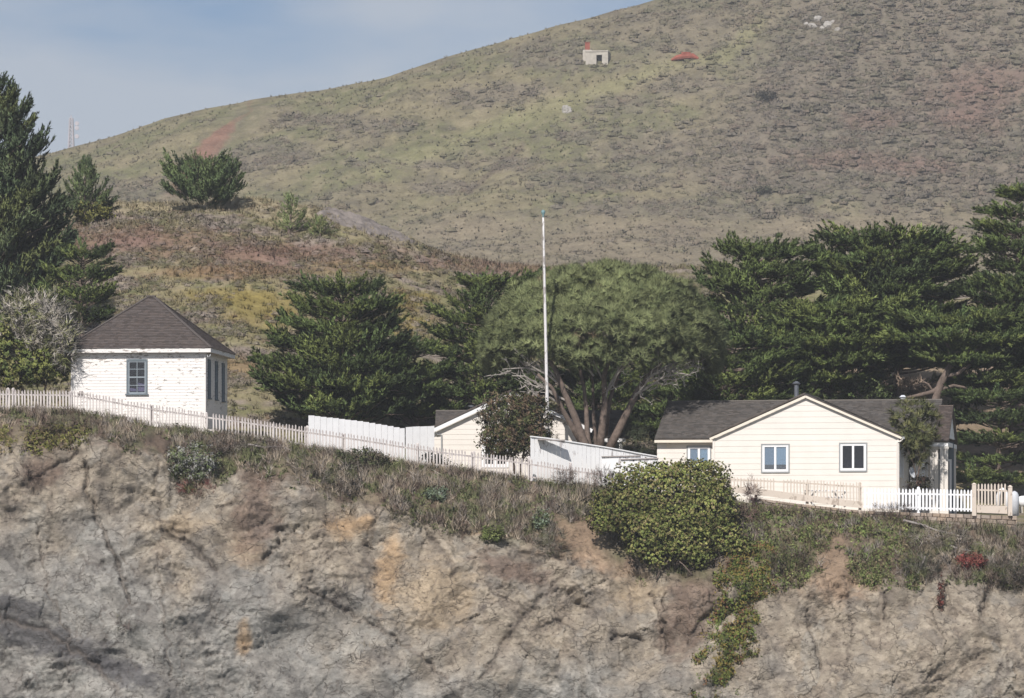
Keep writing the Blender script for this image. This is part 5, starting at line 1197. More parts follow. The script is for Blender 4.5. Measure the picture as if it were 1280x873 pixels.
# umbrella pine
rng = np.random.default_rng(5)
UPY = 8.7; T = tree_root('umbrella_pine', 'broad umbrella pine with a dome crown, several bare trunks and dead twigs below', 'tree', 738, UPY, 566); oU = np.array(T.location); k = (UPY + CAMD) / F
pos, dr, cl, nm = [], [], [], []
rows_ = [(340, 690, 800), (352, 655, 838), (370, 632, 862), (390, 618, 880), (410, 608, 893), (430, 604, 901), (448, 612, 899), (460, 628, 890)]
rp = np.array(rows_, float)
cen = []
for i in range(520):
    a = i * 2.39996; r_ = math.sqrt((i + .5) / 520.); cen.append((r_ * math.cos(a), r_ * math.sin(a)))
for (cx0, cy0) in cen:
    r_ = math.hypot(cx0, cy0); top = 337 + (1 - math.sqrt(max(0, 1 - r_ ** 2.3))) * 100
    px_ = 753 + cx0 * 143 + rng.normal(0, 4); yy_ = cy0 * 3.3 + rng.normal(0, .15); py_ = top + rng.normal(6, 6) + (0 if r_ < .8 else 2)
    c = np.array(P(px_, py_ + 12, UPY + yy_)) - oU; rad = rng.uniform(.42, .72); n = int(30 * (rad / .55) ** 2)
    v = unit(rng.normal(0, 1, (n, 3)) + [0, -.15, .55]); pos.append(c + v * rad * np.array([1.1, 1.1, .8]) * rng.uniform(.75, 1.05, (n, 1)))
    out = np.array([cx0, cy0, 1.1 - .8 * r_]); nm.append(v * .9 + out * .5 + [0, -.1, 0]); dr.append(unit(v) * .7 + out * .8 + rng.normal(0, .2, (n, 3)))
    cl.append(mixcol(n, [(.145, .160, .082), (.165, .180, .095), (.120, .138, .070)], None, .10) * rng.normal(1, .10))
    if rng.random() < .03: cl[-1] = mixcol(n, [(.15, .11, .075), (.13, .125, .07)], None, .1)
# ragged underside lumps
for (x, y, dY, rx) in [(618, 440, 0, 12), (640, 455, -.5, 10), (612, 425, .4, 12), (655, 440, -1.5, 13), (700, 442, -2.5, 12), (722, 455, -2.2, 11), (762, 448, -2.6, 14), (780, 440, -2, 13), (745, 435, -2.8, 15), (822, 430, -1.8, 16), (850, 440, -1.2, 14), (880, 440, -.5, 14), (892, 425, 0, 12), (865, 420, -1.5, 16), (682, 425, -2.4, 15), (800, 420, -2.6, 18), (640, 420, -1.4, 16)]:
    c = np.array(P(x, y, UPY + dY)) - oU; n = 60; v = unit(rng.normal(0, 1, (n, 3)) + [0, 0, .2]); nm.append(v + [0, -.2, .3]); pos.append(c + v * rx * k * np.array([1.1, 1, .7]) * rng.uniform(.6, 1.05, (n, 1))); dr.append(v + [0, -.1, .5] + rng.normal(0, .3, (n, 3))); cl.append(mixcol(n, [(.125, .145, .072), (.14, .155, .08)], None, .1))
for i in range(150):     # the full rounded rim of the crown
    a = math.pi * (1.06 - 1.12 * i / 149); x = 753 + 138 * math.cos(a); y = 440 - 96 * max(math.sin(a), -.2) + rng.normal(0, 2.5)
    c = np.array(P(x, y, UPY + rng.normal(0, .8))) - oU; n = 26; v = unit(rng.normal(0, 1, (n, 3))); rad = rng.uniform(.35, .55); pos.append(c + v * rad * rng.uniform(.7, 1.05, (n, 1))); o_ = np.array([math.cos(a), -.35, max(math.sin(a), 0) + .25]); dr.append(v * .4 + o_ * .9 + rng.normal(0, .15, (n, 3))); nm.append(v * .6 + o_ * .7); cl.append(mixcol(n, [(.145, .160, .082), (.165, .180, .095), (.120, .138, .070)], None, .1))
pos = np.concatenate(pos); dr = np.concatenate(dr); cl = np.concatenate(cl)
V, C = scatter(TUFT, pos, frames(dr, roll=rng.random(len(dr)) * 6.283), .36 * rng.uniform(.75, 1.2, len(pos)), cl * np.array([1.35, 1.38, 1.25]), np.concatenate(nm), .28); link('crown', tri_mesh('crown', V, C), M['conifer'], T)
q = lambda x, y, dY=0.: P(x, y, UPY + dY) - Vector(oU)
TR = [([(738, 572), (728, 548), (718, 520), (706, 492), (694, 462), (680, 440)], .34), ([(740, 572), (734, 545), (733, 515), (730, 485), (722, 450)], .24), ([(748, 570), (752, 540), (756, 505), (755, 470), (765, 430)], .33), ([(758, 568), (772, 540), (786, 512), (797, 488), (815, 465), (838, 445)], .34), ([(730, 560), (716, 535), (703, 512), (690, 485), (672, 468)], .24), ([(756, 545), (762, 500), (772, 470), (785, 440)], .20), ([(745, 560), (742, 520), (741, 480), (738, 440)], .16)]
b = MB()
for j, (pt, r0) in enumerate(TR):
    dys = np.linspace([-1.5, -1.2, -.6, -.4, -1.4, 0, -.8][j], [-2.0, -.8, -1., -.6, -2.4, .9, .6][j], len(pt)); b.tube([q(x, y, dy) for (x, y), dy in zip(pt, dys)], list(np.linspace(r0 * .66, r0 * .28, len(pt))), 9)
b.build('trunk', M['bark'], T, True)
b = MB()
def deadbranch(x0, y0, x1, y1, d0, d1, r0, depth_=2):
    a, c = q(x0, y0, d0), q(x1, y1, d1); L = (c - a).length; pts = [a + (c - a) * t + Vector((0, 0, .07 * L * math.sin(t * 3.1))) + Vector(rng.normal(0, .03 * L, 3)) * (0 if t in (0, 1) else 1) for t in np.linspace(0, 1, 5)]
    b.tube(pts, list(np.linspace(r0 * 1.2, r0 * .4, 5)), 5)
    if depth_ > 0:
        for _ in range(5 if depth_ == 2 else 4):
            t = rng.uniform(.3, .95); s = a + (c - a) * t; dv = (c - a).normalized() * .6 + Vector(rng.normal(0, .55, 3)) + Vector((0, -.05, .25)); e = s + dv * L * rng.uniform(.18, .42)
            pp = [s, s + (e - s) * .5 + Vector(rng.normal(0, .05, 3)), e]; b.tube(pp, [r0 * .5, r0 * .38, r0 * .18], 4)
            for __ in range(3):
                s2 = s + (e - s) * rng.uniform(.3, 1); e2 = s2 + ((e - s).normalized() * .5 + Vector(rng.normal(0, .6, 3)) + Vector((0, 0, .15))) * L * .13; b.tube([s2, e2], [r0 * .3, r0 * .12], 4)
for x0, y0, x1, y1, d0, d1, r in [(690, 485, 632, 448, -1.2, -.8, .06), (692, 492, 640, 470, -1.5, -2.2, .055), (700, 505, 650, 490, -1.6, -2.6, .05), (688, 470, 640, 440, -1.2, -1.8, .05), (700, 480, 668, 440, -1.4, -2.6, .05), (797, 488, 850, 455, -.4, -1., .07), (800, 490, 842, 478, -.4, -1.6, .06), (810, 470, 868, 450, -.4, -1., .06), (785, 510, 832, 470, -.4, -1.8, .06), (757, 490, 790, 445, -.6, -2.2, .05), (756, 480, 735, 440, -.6, -2., .05), (830, 450, 885, 440, -.4, -.6, .05), (840, 455, 880, 462, -.4, -1.2, .04), (720, 455, 700, 430, -1, -2, .045), (770, 470, 812, 440, -.6, -2, .05), (822, 462, 858, 470, -.4, -1.5, .045), (706, 500, 655, 478, -1.8, -2.4, .05), (696, 478, 655, 452, -1.8, -2.6, .05), (742, 470, 720, 440, -1.2, -2.6, .045), (756, 500, 776, 462, -.8, -2.2, .05), (806, 478, 866, 470, -.6, -1.6, .05), (815, 468, 876, 452, -.6, -1.4, .045), (795, 495, 826, 455, -.6, -2., .045), (690, 470, 628, 462, -1.6, -2.2, .05)]: deadbranch(x0, y0, x1, y1, d0, d1, r)
b.build('dead_branch', M['greybark'], T)

# bushes
lumpy('leafy_bush', 'big round bright green bush clinging to the cliff edge left of the cream fence', 'bush', 838, -6.1, [(790, 636, 42, 34, -.2), (835, 612, 50, 31), (868, 602, 40, 24, .3), (768, 632, 28, 26, .2), (842, 655, 44, 30, -.7), (880, 640, 40, 34), (812, 662, 34, 22, -.8), (858, 678, 34, 22, -.9), (902, 672, 28, 20, -.2), (822, 698, 16, 11, -1.1), (800, 600, 36, 19, .4), (760, 640, 20, 22, .1), (892, 618, 22, 28, .3), (838, 588, 26, 10, .3), (880, 586, 22, 9, .4), (875, 695, 18, 14, -.8), (922, 684, 18, 12, -.2), (750, 652, 14, 14, -.3), (800, 684, 16, 10, -1.)], ROS, .10, [(.105, .122, .036), (.128, .138, .044), (.085, .102, .034), (.160, .155, .058), (.12, .10, .05)], .95, mat='leaf', seed=1, depth=.6, py=712, gain=2.25, sprig=.2, inner=.42, rag=.46, tonev=.13,
      stems=[([(838, 716), (832, 700), (815, 680), (800, 650)], .12, -.3), ([(842, 716), (850, 700), (868, 680), (880, 650)], .12, -.3), ([(836, 716), (838, 690), (836, 650)], .10, -.2), ([(860, 712), (880, 706), (905, 695)], .06, -.6), ([(820, 725), (826, 712), (836, 700)], .05, -1.), ([(866, 720), (856, 708), (845, 698)], .05, -1.)])
lumpy('grey_bush', 'sparse grey olive shrub against the right side of the big green bush', 'bush', 905, -4.0, [(905, 648, 20, 26), (898, 625, 18, 20, .3), (918, 668, 14, 14)], LEAFY, .26, [(.12, .12, .085), (.15, .14, .11), (.09, .10, .055)], .8, mat='scrub', seed=2, py=680, depth=.7, sprig=.3)
lumpy('red_brown_bush', 'round red brown and green bush in front of the white cottage gable', 'bush', 643, 2.6, [(640, 530, 38, 32), (662, 520, 26, 24), (625, 520, 26, 26), (645, 508, 28, 19), (650, 550, 36, 24), (628, 552, 26, 20, -.2), (668, 545, 22, 26)], LEAFY, .26, [(.100, .068, .045), (.120, .088, .055), (.060, .070, .030), (.085, .090, .038), (.13, .095, .065)], 1.1, wts=[2.5, 2.5, 3, 3, 1], seed=3, py=598, depth=.75, sprig=.2, stems=[([(645, 598), (640, 570), (635, 545)], .08), ([(648, 598), (655, 565), (662, 540)], .08)])
lumpy('twiggy_sprig', 'thin twiggy spray standing out right of the red brown bush', 'bush', 694, 2.8, [(694, 532, 12, 18), (688, 520, 12, 14)], TWIG, .34, [(.13, .09, .06), (.17, .13, .10)], .30, seed=4, py=560, mat='scrub')
lumpy('silver_bush', 'large shrub with silver grey twigs on top and olive leaves below, left of the building', 'bush', 48, 4.6, [(20, 400, 40, 34, .4), (50, 395, 40, 32, .2), (70, 415, 28, 26), (62, 440, 30, 26, -.2), (30, 430, 40, 26, -.3), (80, 440, 15, 24, -2.3), (78, 418, 18, 18, -2.2), (68, 400, 20, 16, -1.6)], TWIGW, .42, [(.27, .25, .225), (.23, .21, .18), (.17, .165, .10), (.125, .135, .055)], 1.7, wts=[3, 2.5, 2, 2], mat='scrub', seed=5, py=512, depth=.7, sprig=.25, inner=.6, gain=1.7)
lumpy('olive_bush', 'dark olive leafy shrub under the silver grey one behind the far-left fence', 'bush', 30, 3.2, [(8, 448, 26, 24), (42, 458, 32, 20, -.2), (66, 464, 20, 15), (-4, 425, 18, 26, .2), (22, 470, 34, 14), (-20, 450, 26, 28)], ROS, .22, [(.085, .098, .030), (.11, .12, .036), (.06, .075, .026), (.125, .12, .05)], 1., seed=6, py=512, depth=.7, gain=1.9, stems=[([(30, 512), (28, 485), (20, 450)], .09), ([(50, 512), (56, 488), (62, 460)], .08)])
lumpy('yellow_bush', 'low yellow green bush at the foot of the small pointed cypress', 'bush', 118, gY(118, 279) - .5, [(110, 266, 14, 9), (126, 264, 13, 9), (118, 270, 20, 8)], LEAFY, .42, [(.13, .125, .038), (.10, .10, .034)], 1.1, seed=7, py=277)
lumpy('garden_tree', 'small olive green tree with a thin trunk in front of the porch', 'tree', 1147, 1.6, [(1142, 520, 26, 19), (1125, 535, 12, 18, .1), (1158, 532, 16, 20), (1142, 545, 22, 16), (1146, 560, 16, 16), (1150, 575, 9, 10)], TUFT, .36, [(.10, .105, .045), (.12, .12, .052), (.075, .085, .036)], 1.3, seed=8, py=632, sprig=.3, gain=1.8, stems=[([(1143, 632), (1146, 605), (1150, 580), (1146, 550), (1140, 530)], .06), ([(1146, 600), (1142, 580), (1132, 555)], .035), ([(1150, 585), (1156, 560), (1160, 540)], .035)])
lumpy('grey_green_shrub', 'grey green feathery shrub between the cottage porch post and the cream house', 'bush', 797, 9, [(790, 548, 16, 16), (805, 550, 16, 18), (798, 535, 14, 14), (798, 562, 24, 14)], TWIG, .40, [(.07, .085, .05), (.09, .10, .06), (.055, .065, .04)], 1.0, seed=9, py=600, mat='leaf')
lumpy('garden_shrub', 'small dark shrub behind the pickets near the cottage downpipe', 'bush', 545, 1.6, [(538, 577, 14, 10), (550, 580, 12, 9)], LEAFY, .22, [(.035, .04, .03), (.05, .05, .04)], 1.1, seed=10, py=594)
lumpy('garden_shrub', 'dark bronze shrub by the satellite dish pole', 'bush', 1150, 1.0, [(1146, 606, 11, 9), (1156, 604, 8, 8)], LEAFY, .22, [(.06, .035, .028), (.05, .05, .03)], 1.1, seed=11, py=632)

lumpy('undergrowth', 'green undergrowth between the trunks behind the cream house roof ridge', 'bush', 1085, 19, [(1065, 490, 26, 18), (1095, 478, 20, 22), (1105, 494, 18, 14), (1040, 496, 22, 12)], LEAFY, .34, [(.06, .085, .03), (.08, .10, .04), (.05, .065, .03)], .9, seed=21, py=512, gain=1.5, rag=.3)
lumpy('brush_pile', 'brown dead brush on the bank behind the cream house, left of the leaning trunk', 'bush', 1130, 27, [(1045, 478, 26, 9), (1128, 486, 24, 10), (1150, 480, 20, 8)], TWIGW, .5, [(.20, .155, .12), (.26, .21, .17), (.14, .11, .085)], .8, seed=22, py=500, mat='scrub', rag=.4)
lumpy('bank_shrub', 'shaded green shrub on the bank right of the leaning trunk', 'bush', 1215, 20, [(1210, 498, 20, 12), (1235, 494, 18, 14), (1198, 508, 12, 8)], LEAFY, .34, [(.05, .07, .03), (.07, .09, .035)], .9, seed=23, py=515, gain=1.4, rag=.3)
# ---- plants of the cliff top, each one a thing of its own
def at_cliff(px, py): 
    p = cliff_pt(px, py); return p
def clump(name, label, cat, px, py, rx, ry, tpl, size, cols, dens=1., seed=0, wts=None, mat='scrub', dY=-.25, group=None, sprig=.25, tipup=.4):
    p = at_cliff(px, py + ry * .6); k = (p.y + CAMD) / F
    return lumpy(name, label, cat, px, p.y + dY, [(px, py, rx, ry), (px - rx * .45, py + ry * .3, rx * .6, ry * .7, .1), (px + rx * .5, py + ry * .25, rx * .55, ry * .75, -.1)], tpl, size, cols, dens, py=py + ry, mat=mat, seed=seed + 40, sprig=sprig, tipup=tipup, depth=.8, group=group, inner=.5)
GRY = [(.20, .175, .155), (.15, .135, .115), (.25, .22, .19)]; BRN = [(.11, .08, .065), (.14, .105, .085), (.08, .06, .05)]; OLV = [(.075, .088, .036), (.10, .11, .045), (.055, .068, .03)]; BUFF = [(.27, .225, .165), (.22, .18, .135), (.31, .26, .20)]
clump('dark_shrub', 'rounded dark green shrub below the longest picket run, under the stepped board fence', 'shrub', 452, 576, 32, 14, LEAFY, .22, [(.055, .068, .034), (.08, .085, .045), (.10, .085, .065)], 1.2, 1)
clump('dark_shrub', 'dark brown bare shrub below the far-left corner of the peeling building', 'shrub', 88, 530, 34, 14, TWIG, .34, BRN + [(.09, .085, .06)], 1.2, 2)
clump('silver_shrub', 'silvery grey green plant mat hanging over the cliff lip below the building', 'shrub', 240, 580, 32, 24, LEAFY, .20, [(.26, .26, .24), (.13, .155, .08), (.20, .195, .18), (.10, .125, .055)], .9, 3)
clump('red_succulent', 'dark red trailing plant under the silvery mat on the left cliff', 'plant', 246, 610, 24, 8, TWIG, .3, [(.16, .045, .04), (.12, .05, .045), (.2, .07, .06)], .7, 4)
clump('grey_shrub', 'tangled grey brown shrub below the pickets right of the building', 'shrub', 300, 556, 40, 14, TWIG, .36, GRY + BRN, 1.1, 5)
clump('dry_shrub', 'tall dry buff stalks on the lip below the start of the board fence', 'shrub', 392, 588, 26, 26, TWIG, .55, GRY + BUFF, .55, 6, sprig=.5, tipup=.9)
clump('dry_shrub', 'pale dry bush on the lip just left of the rounded dark green shrub', 'shrub', 425, 600, 20, 26, TWIG, .55, GRY + BUFF, .55, 7, sprig=.5, tipup=.9)
clump('green_shrub', 'small bright green plant growing out of the bare cliff above the diagonal gully', 'plant', 615, 668, 14, 10, LEAFY, .2, [(.11, .14, .045), (.14, .16, .06)], .9, 8)
clump('blue_green_plant', 'pale blue green plant on the cliff lip below the cottage', 'plant', 545, 618, 15, 10, LEAFY, .18, [(.24, .29, .23), (.16, .2, .13), (.10, .13, .07)], .8, 9)
clump('blue_green_plant', 'pale blue green plant left of the bare brown soil patch', 'plant', 676, 650, 9, 15, LEAFY, .18, [(.26, .32, .24), (.11, .15, .06), (.15, .18, .10)], .8, 10)
clump('grey_shrub', 'grey bush hanging beside the bare brown soil patch', 'shrub', 690, 678, 18, 18, TWIG, .34, [(.17, .165, .12), (.13, .13, .085), (.2, .18, .15)], 1., 11)
clump('dry_shrub', 'dry buff grass bush directly left of the big green bush', 'shrub', 715, 635, 18, 18, GRASS, .5, BUFF + GRY, .9, 12, sprig=.5, tipup=1.2)
clump('dark_shrub', 'dark purple brown shrub behind the left shoulder of the big green bush', 'shrub', 755, 602, 22, 14, TWIG, .32, BRN + [(.15, .12, .12)], 1.2, 13)
clump('dark_shrub', 'dark purple grey shrub in front of the pickets below the peeling board fence', 'shrub', 708, 598, 14, 12, TWIG, .3, BRN + GRY[:1], 1.1, 14)
clump('dark_sprig', 'upright dark twiggy sprig in front of the cream picket fence', 'shrub', 940, 616, 7, 18, TWIG, .36, [(.10, .06, .055), (.13, .08, .075)], 1.1, 15, tipup=.9)
clump('brown_shrub', 'red brown dead brush right of the big green bush', 'shrub', 928, 644, 24, 9, TWIG, .36, [(.17, .11, .10), (.13, .09, .08)], 1., 16)
clump('dark_shrub', 'dark grey shrub on the stone wall below the left end of the white fence', 'shrub', 1112, 640, 26, 9, TWIG, .3, BRN + [(.16, .14, .13)], 1.1, 17)
clump('grey_shrub', 'wide tangle of grey dead branches below the stone wall', 'shrub', 1170, 672, 42, 16, TWIG, .42, GRY + [(.13, .13, .08)], .9, 18)
clump('red_succulent', 'patch of crimson ground cover on the lip at the right', 'plant', 1212, 702, 19, 10, LEAFY, .18, [(.20, .05, .045), (.16, .05, .045), (.22, .09, .07)], 1.1, 19)
clump('red_succulent', 'narrow crimson trail running down the rock at the right', 'plant', 1176, 742, 3, 22, LEAFY, .14, [(.19, .06, .05), (.15, .06, .05), (.12, .08, .06)], .45, 20, sprig=.6)
clump('dark_shrub', 'dark green brown shrub on the slope right of the yellow green strip', 'shrub', 985, 700, 20, 14, TWIG, .32, BRN + OLV, 1.1, 21)
clump('grey_shrub', 'grey shrub beside the crimson patch at the right', 'shrub', 1150, 708, 24, 18, TWIG, .34, [(.12, .115, .085), (.16, .145, .125), (.09, .095, .06)], 1.1, 22)
clump('dark_shrub', 'dark shrub on the lip at the right edge', 'shrub', 1265, 712, 22, 20, TWIG, .34, [(.10, .085, .075), (.13, .115, .10), (.08, .085, .05)], 1.1, 23)
clump('dry_shrub', 'leafless grey bush growing from a cleft in the middle left of the cliff', 'shrub', 420, 738, 18, 18, TWIG, .5, [(.17, .145, .13), (.13, .11, .10)], .28, 24, sprig=.5)
clump('dry_shrub', 'sparse leafless bush low on the cliff near the bottom', 'shrub', 452, 815, 18, 24, TWIG, .5, [(.17, .145, .13), (.13, .11, .10), (.2, .17, .12)], .25, 25, sprig=.5)
clump('dry_shrub', 'small leafless tuft high on the cliff face under the dry bushes', 'shrub', 415, 655, 12, 14, TWIG, .4, [(.17, .145, .13), (.13, .11, .10)], .3, 26, sprig=.5)
clump('dark_shrub', 'dark brown plant in the cleft at the far left of the cliff', 'shrub', 36, 594, 14, 14, TWIG, .34, BRN, 1., 27)
clump('dry_shrub', 'small grey tuft at the foot of the long crack in the left cliff', 'shrub', 155, 776, 9, 14, TWIG, .4, [(.16, .15, .11), (.14, .10, .09)], .45, 28)
# dead branches lying on the slope
for i, (pts, lab) in enumerate([([(1128, 655), (1150, 660), (1172, 668), (1195, 672)], 'long grey dead branch below the right-hand stone wall'), ([(1185, 686), (1195, 690), (1204, 692)], 'short pale dead branch above the crimson patch'), ([(1156, 700), (1152, 712), (1147, 722)], 'pale bent stick hanging over the rock lip at the right'), ([(310, 560), (330, 564), (352, 562), (365, 568)], 'dark dead branch under the pickets left of the board fence')]):
    o = cliff_pt(*pts[0]); b = MB(); q = [cliff_pt(*p) + Vector((0, -.18, .16)) - o for p in pts]; b.tube(q, list(np.linspace(.05, .02, len(q))), 6)
    for s in q[1:]: b.tube([s, s + Vector((random.uniform(-.3, .4), random.uniform(-.3, 0), random.uniform(-.1, .35)))], [.022, .008], 5)
    d_ = b.build('dead_branch', M['greywood']); d_.location = o; tag(d_, lab, 'branch')

# ---- uncountable cover ------------------------------------------------------------------------
rng = np.random.default_rng(77)
H_, W2 = CPX.shape
vegd = sstep(.60, .66, CT + .022 * fbm(CX * .6, CX * .25 + CZ * .6, 411, 3)) * (CT < .972)
for c in [(722, 672, 34, 32), (1046, 712, 22, 34), (770, 700, 34, 16), (1010, 742, 30, 10), (330, 640, 30, 40), (880, 720, 14, 22), (195, 560, 20, 14), (640, 690, 60, 10)]:
    vegd = vegd * (1 - blob(CPX, CPYr, *c, seed=12, soft=.3))
strip = blob(CPX, CPYr, 918, 770, 24, 105, seed=15, soft=.4, rough=.9, ang=14) * (CPYr > 690)
vegd = np.maximum(vegd, 0)
vegd = vegd * (.16 + .84 * sstep(-.35, .15, fbm(CX * .7, CZ * .7, 413, 3)))
vegd = np.maximum(vegd, 1.25 * strip * sstep(-.45, .1, fbm(CX * 1.1, CZ * 1.1, 415, 3))) * (1 + .8 * blob(CPX, CPYr, 1020, 675, 90, 45, seed=17)); wgt = (vegd[:-1, :-1] * (CPYr[:-1, :-1] - CPYr[1:, :-1]).clip(.05, 4)).ravel(); inside = (CPX[:-1, :-1] > -40) & (CPX[:-1, :-1] < 1320); wgt = wgt * inside.ravel(); wgt /= wgt.sum()
def sample(n):
    ix = rng.choice(len(wgt), n, p=wgt); i, j = np.divmod(ix, W2 - 1)
    return CPOS[i, j] + rng.normal(0, .03, (n, 3)), CPX[i, j], CPYr[i, j], CT[i, j]
def zone_cols(px, py, t):
    n = len(px); nz_ = fbm(px / 30., py / 14., 421, 3); n2 = fbm(px / 12., py / 8., 423, 3)
    right = sstep(900, 960, px) * (1 - sstep(1110, 1190, px)) ; st = blob(px, py, 915, 770, 40, 115, seed=15, ang=14) * (py > 680)
    lefty = (1 - sstep(90, 140, px)) * sstep(528, 540, py)
    out = np.zeros((n, 3)); kind = np.zeros(n, int)
    for i in range(n):
        u = rng.random()
        if st[i] > .5: c = [(.105, .125, .032), (.085, .11, .032), (.16, .125, .04), (.14, .075, .04)][int(u * 3.4) % 4]; kd = 0
        elif right[i] > .5 and (nz_[i] > -.3 or u < .5): c = [(.12, .155, .05), (.145, .165, .06), (.105, .135, .05), (.15, .125, .075), (.13, .10, .07)][min(4, int(u * 5.2))]; kd = 0 if u < .75 else 1
        elif lefty[i] > .5: c = [(.135, .135, .038), (.11, .115, .04), (.10, .075, .055), (.15, .12, .06)][int(u * 4)]; kd = 0
        elif nz_[i] > .08: c = [(.075, .09, .038), (.10, .11, .05), (.13, .13, .07)][int(u * 3)]; kd = 0 if u < .6 else 2
        elif n2[i] > .25: c = BRN[int(u * 3)]; kd = 1
        else: c = (BUFF + GRY)[int(u * 6)]; kd = 2 if u < .6 else 1
        out[i] = c; kind[i] = kd
    return out, kind
p, px_, py_, t_ = sample(12000); col, kind = zone_cols(px_, py_, t_); col *= 1.5 * rng.normal(1, .15, (len(col), 1)).clip(.6, 1.5)
up_ = lambda n, a=.25: frames(np.tile((0., -.35, 1.), (n, 1)) + rng.normal(0, a, (n, 3)), up=np.tile((0., 1., .3), (n, 1)), roll=rng.random(n) * 6.283)
Vs, Cs = [], []
for kd, tp, s0, s1 in ((0, LEAFY, .15, .30), (1, TWIG, .25, .55), (2, GRASS, .25, .55)):
    m_ = kind == kd; n = m_.sum(); V, C = scatter(tp, p[m_] + [0, -.03, .04], up_(n), rng.uniform(s0, s1, n), col[m_]); Vs.append(V); Cs.append(C)
tag(link('cliff_scrub', tri_mesh('cliff_scrub', np.concatenate(Vs), catc(Cs)), M['scrub']), kind='stuff')
# grass along the foot of the fences
n = 1900; fx_ = rng.uniform(-20, 1290, n); fy_ = fence_y(fx_) - rng.uniform(-.1, .9, n); fz_ = zof(np.interp(fx_, *np.array(FENCE, float).T), fence_y(fx_)) - (fence_y(fx_) - fy_) * .22 - .05
X_ = (fx_ - 640) * (fy_ + CAMD) / F; keep = fbm(fx_ / 25., fx_ * 0, 431, 3) > -.25 - .1 * (fx_ < 900); keep &= ~((fx_ > 1080) & (rng.random(n) < .5))
p = np.stack([X_, fy_, fz_], 1)[keep]; n = len(p); V, C = scatter(GRASS, p, up_(n, .15), rng.uniform(.22, .55, n), mixcol(n, BUFF + GRY[:1] + OLV[:2], [3, 3, 2, 2, 2, 2]))
tag(link('fence_grass', tri_mesh('fence_grass', V, C), M['scrub']), kind='stuff')

# ---- heath on the knoll
N_ = 27000; py_ = rng.uniform(240, 530, N_); px_ = rng.uniform(-30, 900, N_); Yk = 12 + 56 * rng.random(N_) ** .75
zk = ground_z(px_, Yk); Xk = (px_ - 640) * (Yk + CAMD) / F; pyk = HZ - F * zk / (Yk + CAMD)
dn = .55 + .6 * fbm(Xk * .25, Yk * .25, 441, 3); keep = rng.random(N_) < dn
keep &= ~(blob(px_, pyk, 475, 283, 55, 16, seed=3, rough=.4) > .5)
keep &= ~((pyk < np.interp(px_, *np.array(RIDGE, float).T) + 9) & (rng.random(N_) < .75))
keep &= ~((blob(px_, pyk, 325, 388, 44, 20, seed=33) > .5) & (rng.random(N_) < .8))
px_, Yk, zk, Xk, pyk = px_[keep], Yk[keep], zk[keep], Xk[keep], pyk[keep]; n = len(px_)
base = knoll_colour(px_, pyk, Xk, Yk)
pal = mixcol(n, [(.225, .195, .18), (.18, .165, .14), (.145, .14, .08), (.13, .135, .075), (.15, .10, .075), (.23, .20, .17), (.085, .09, .05)], [3, 2.5, 2.5, 2, 1.4, 1.5, 1.2], .14)
redz = np.clip(base[:, 0] / base[:, 1] - 1.3, 0, .5) * 2
colk = 1.12 * base * redz[:, None] + (pal * .62 + base * .40) * (1 - redz[:, None])
cn_ = fbm(Xk * .35, Yk * .35, 443, 2); sz = np.clip(.19 + .15 * cn_ + rng.exponential(.10, n), .10, .6) * (1 - .5 * redz)
V, C = dome_scatter(MOUND, np.stack([Xk, Yk, zk - .04], 1), sz, colk, (0, -.2, .3))
tag(link('knoll_heath', tri_mesh('knoll_heath', V, C), M['scrub']), kind='stuff')

N_ = 14000; px_ = rng.uniform(-30, 900, N_); Yk = 12 + 54 * rng.random(N_) ** .75; zk = ground_z(px_, Yk); Xk = (px_ - 640) * (Yk + CAMD) / F; pyk = HZ - F * zk / (Yk + CAMD); n = N_
V, C = scatter([t_grass(9, s, .10) for s in range(4)], np.stack([Xk, Yk, zk - .03], 1), up_(n, .3), rng.uniform(.2, .45, n), knoll_colour(px_, pyk, Xk, Yk) * rng.normal(1.12, .14, (n, 1)))
tag(link('knoll_grass', tri_mesh('knoll_grass', V, C), M['scrub']), kind='stuff')
# ---- heath on the big hill
N_ = 90000; px_ = rng.uniform(-30, 1310, N_); Yh = 392 + 129 * rng.random(N_); zh = hill_z(px_, Yh); Xh = (px_ - 640) * (Yh + CAMD) / F; pyh = HZ - F * zh / (Yh + CAMD)
dn = heath_density(px_, pyh, Xh, Yh); scar = polydist(px_, pyh, [(325, 140), (280, 165), (268, 180), (242, 215), (228, 240)])
keep = (rng.random(N_) < dn * .62) & (scar > 18) & (pyh > -40); px_, Yh, zh, Xh, pyh = [a[keep] for a in (px_, Yh, zh, Xh, pyh)]; n = len(px_)
base = hill_colour(px_, pyh, Xh, Yh)
pal = mixcol(n, [(.178, .158, .142), (.138, .130, .112), (.120, .122, .082), (.178, .142, .122), (.160, .120, .098), (.105, .105, .065)], [3, 3, 2.5, 2, 1.2, 1.5], .13)
redz = np.clip(base[:, 0] / base[:, 1] - 1.25, 0, .5) * 2
colh = (pal * .40 + base * .58) * (1 - .7 * redz[:, None]) + base * 1.0 * .7 * redz[:, None]
sz = np.clip(.26 + rng.exponential(.26, n) + .18 * fbm(Xh * .12, Yh * .12, 451, 2), 0.2, 1.6) * (1 + .15 * sstep(850, 1000, px_)) * np.where(pyh < np.interp(px_, *np.array(SKY, float).T) + 8, .6, 1)
V, C = dome_scatter(MOUND_S, np.stack([Xh, Yh, zh - .10], 1), sz * .9, colh * (1.10 - .06 * sstep(850, 1000, px_))[:, None], (0, -.35, .35))
tag(link('hill_heath', tri_mesh('hill_heath', V, C), M['scrub']), kind='stuff')
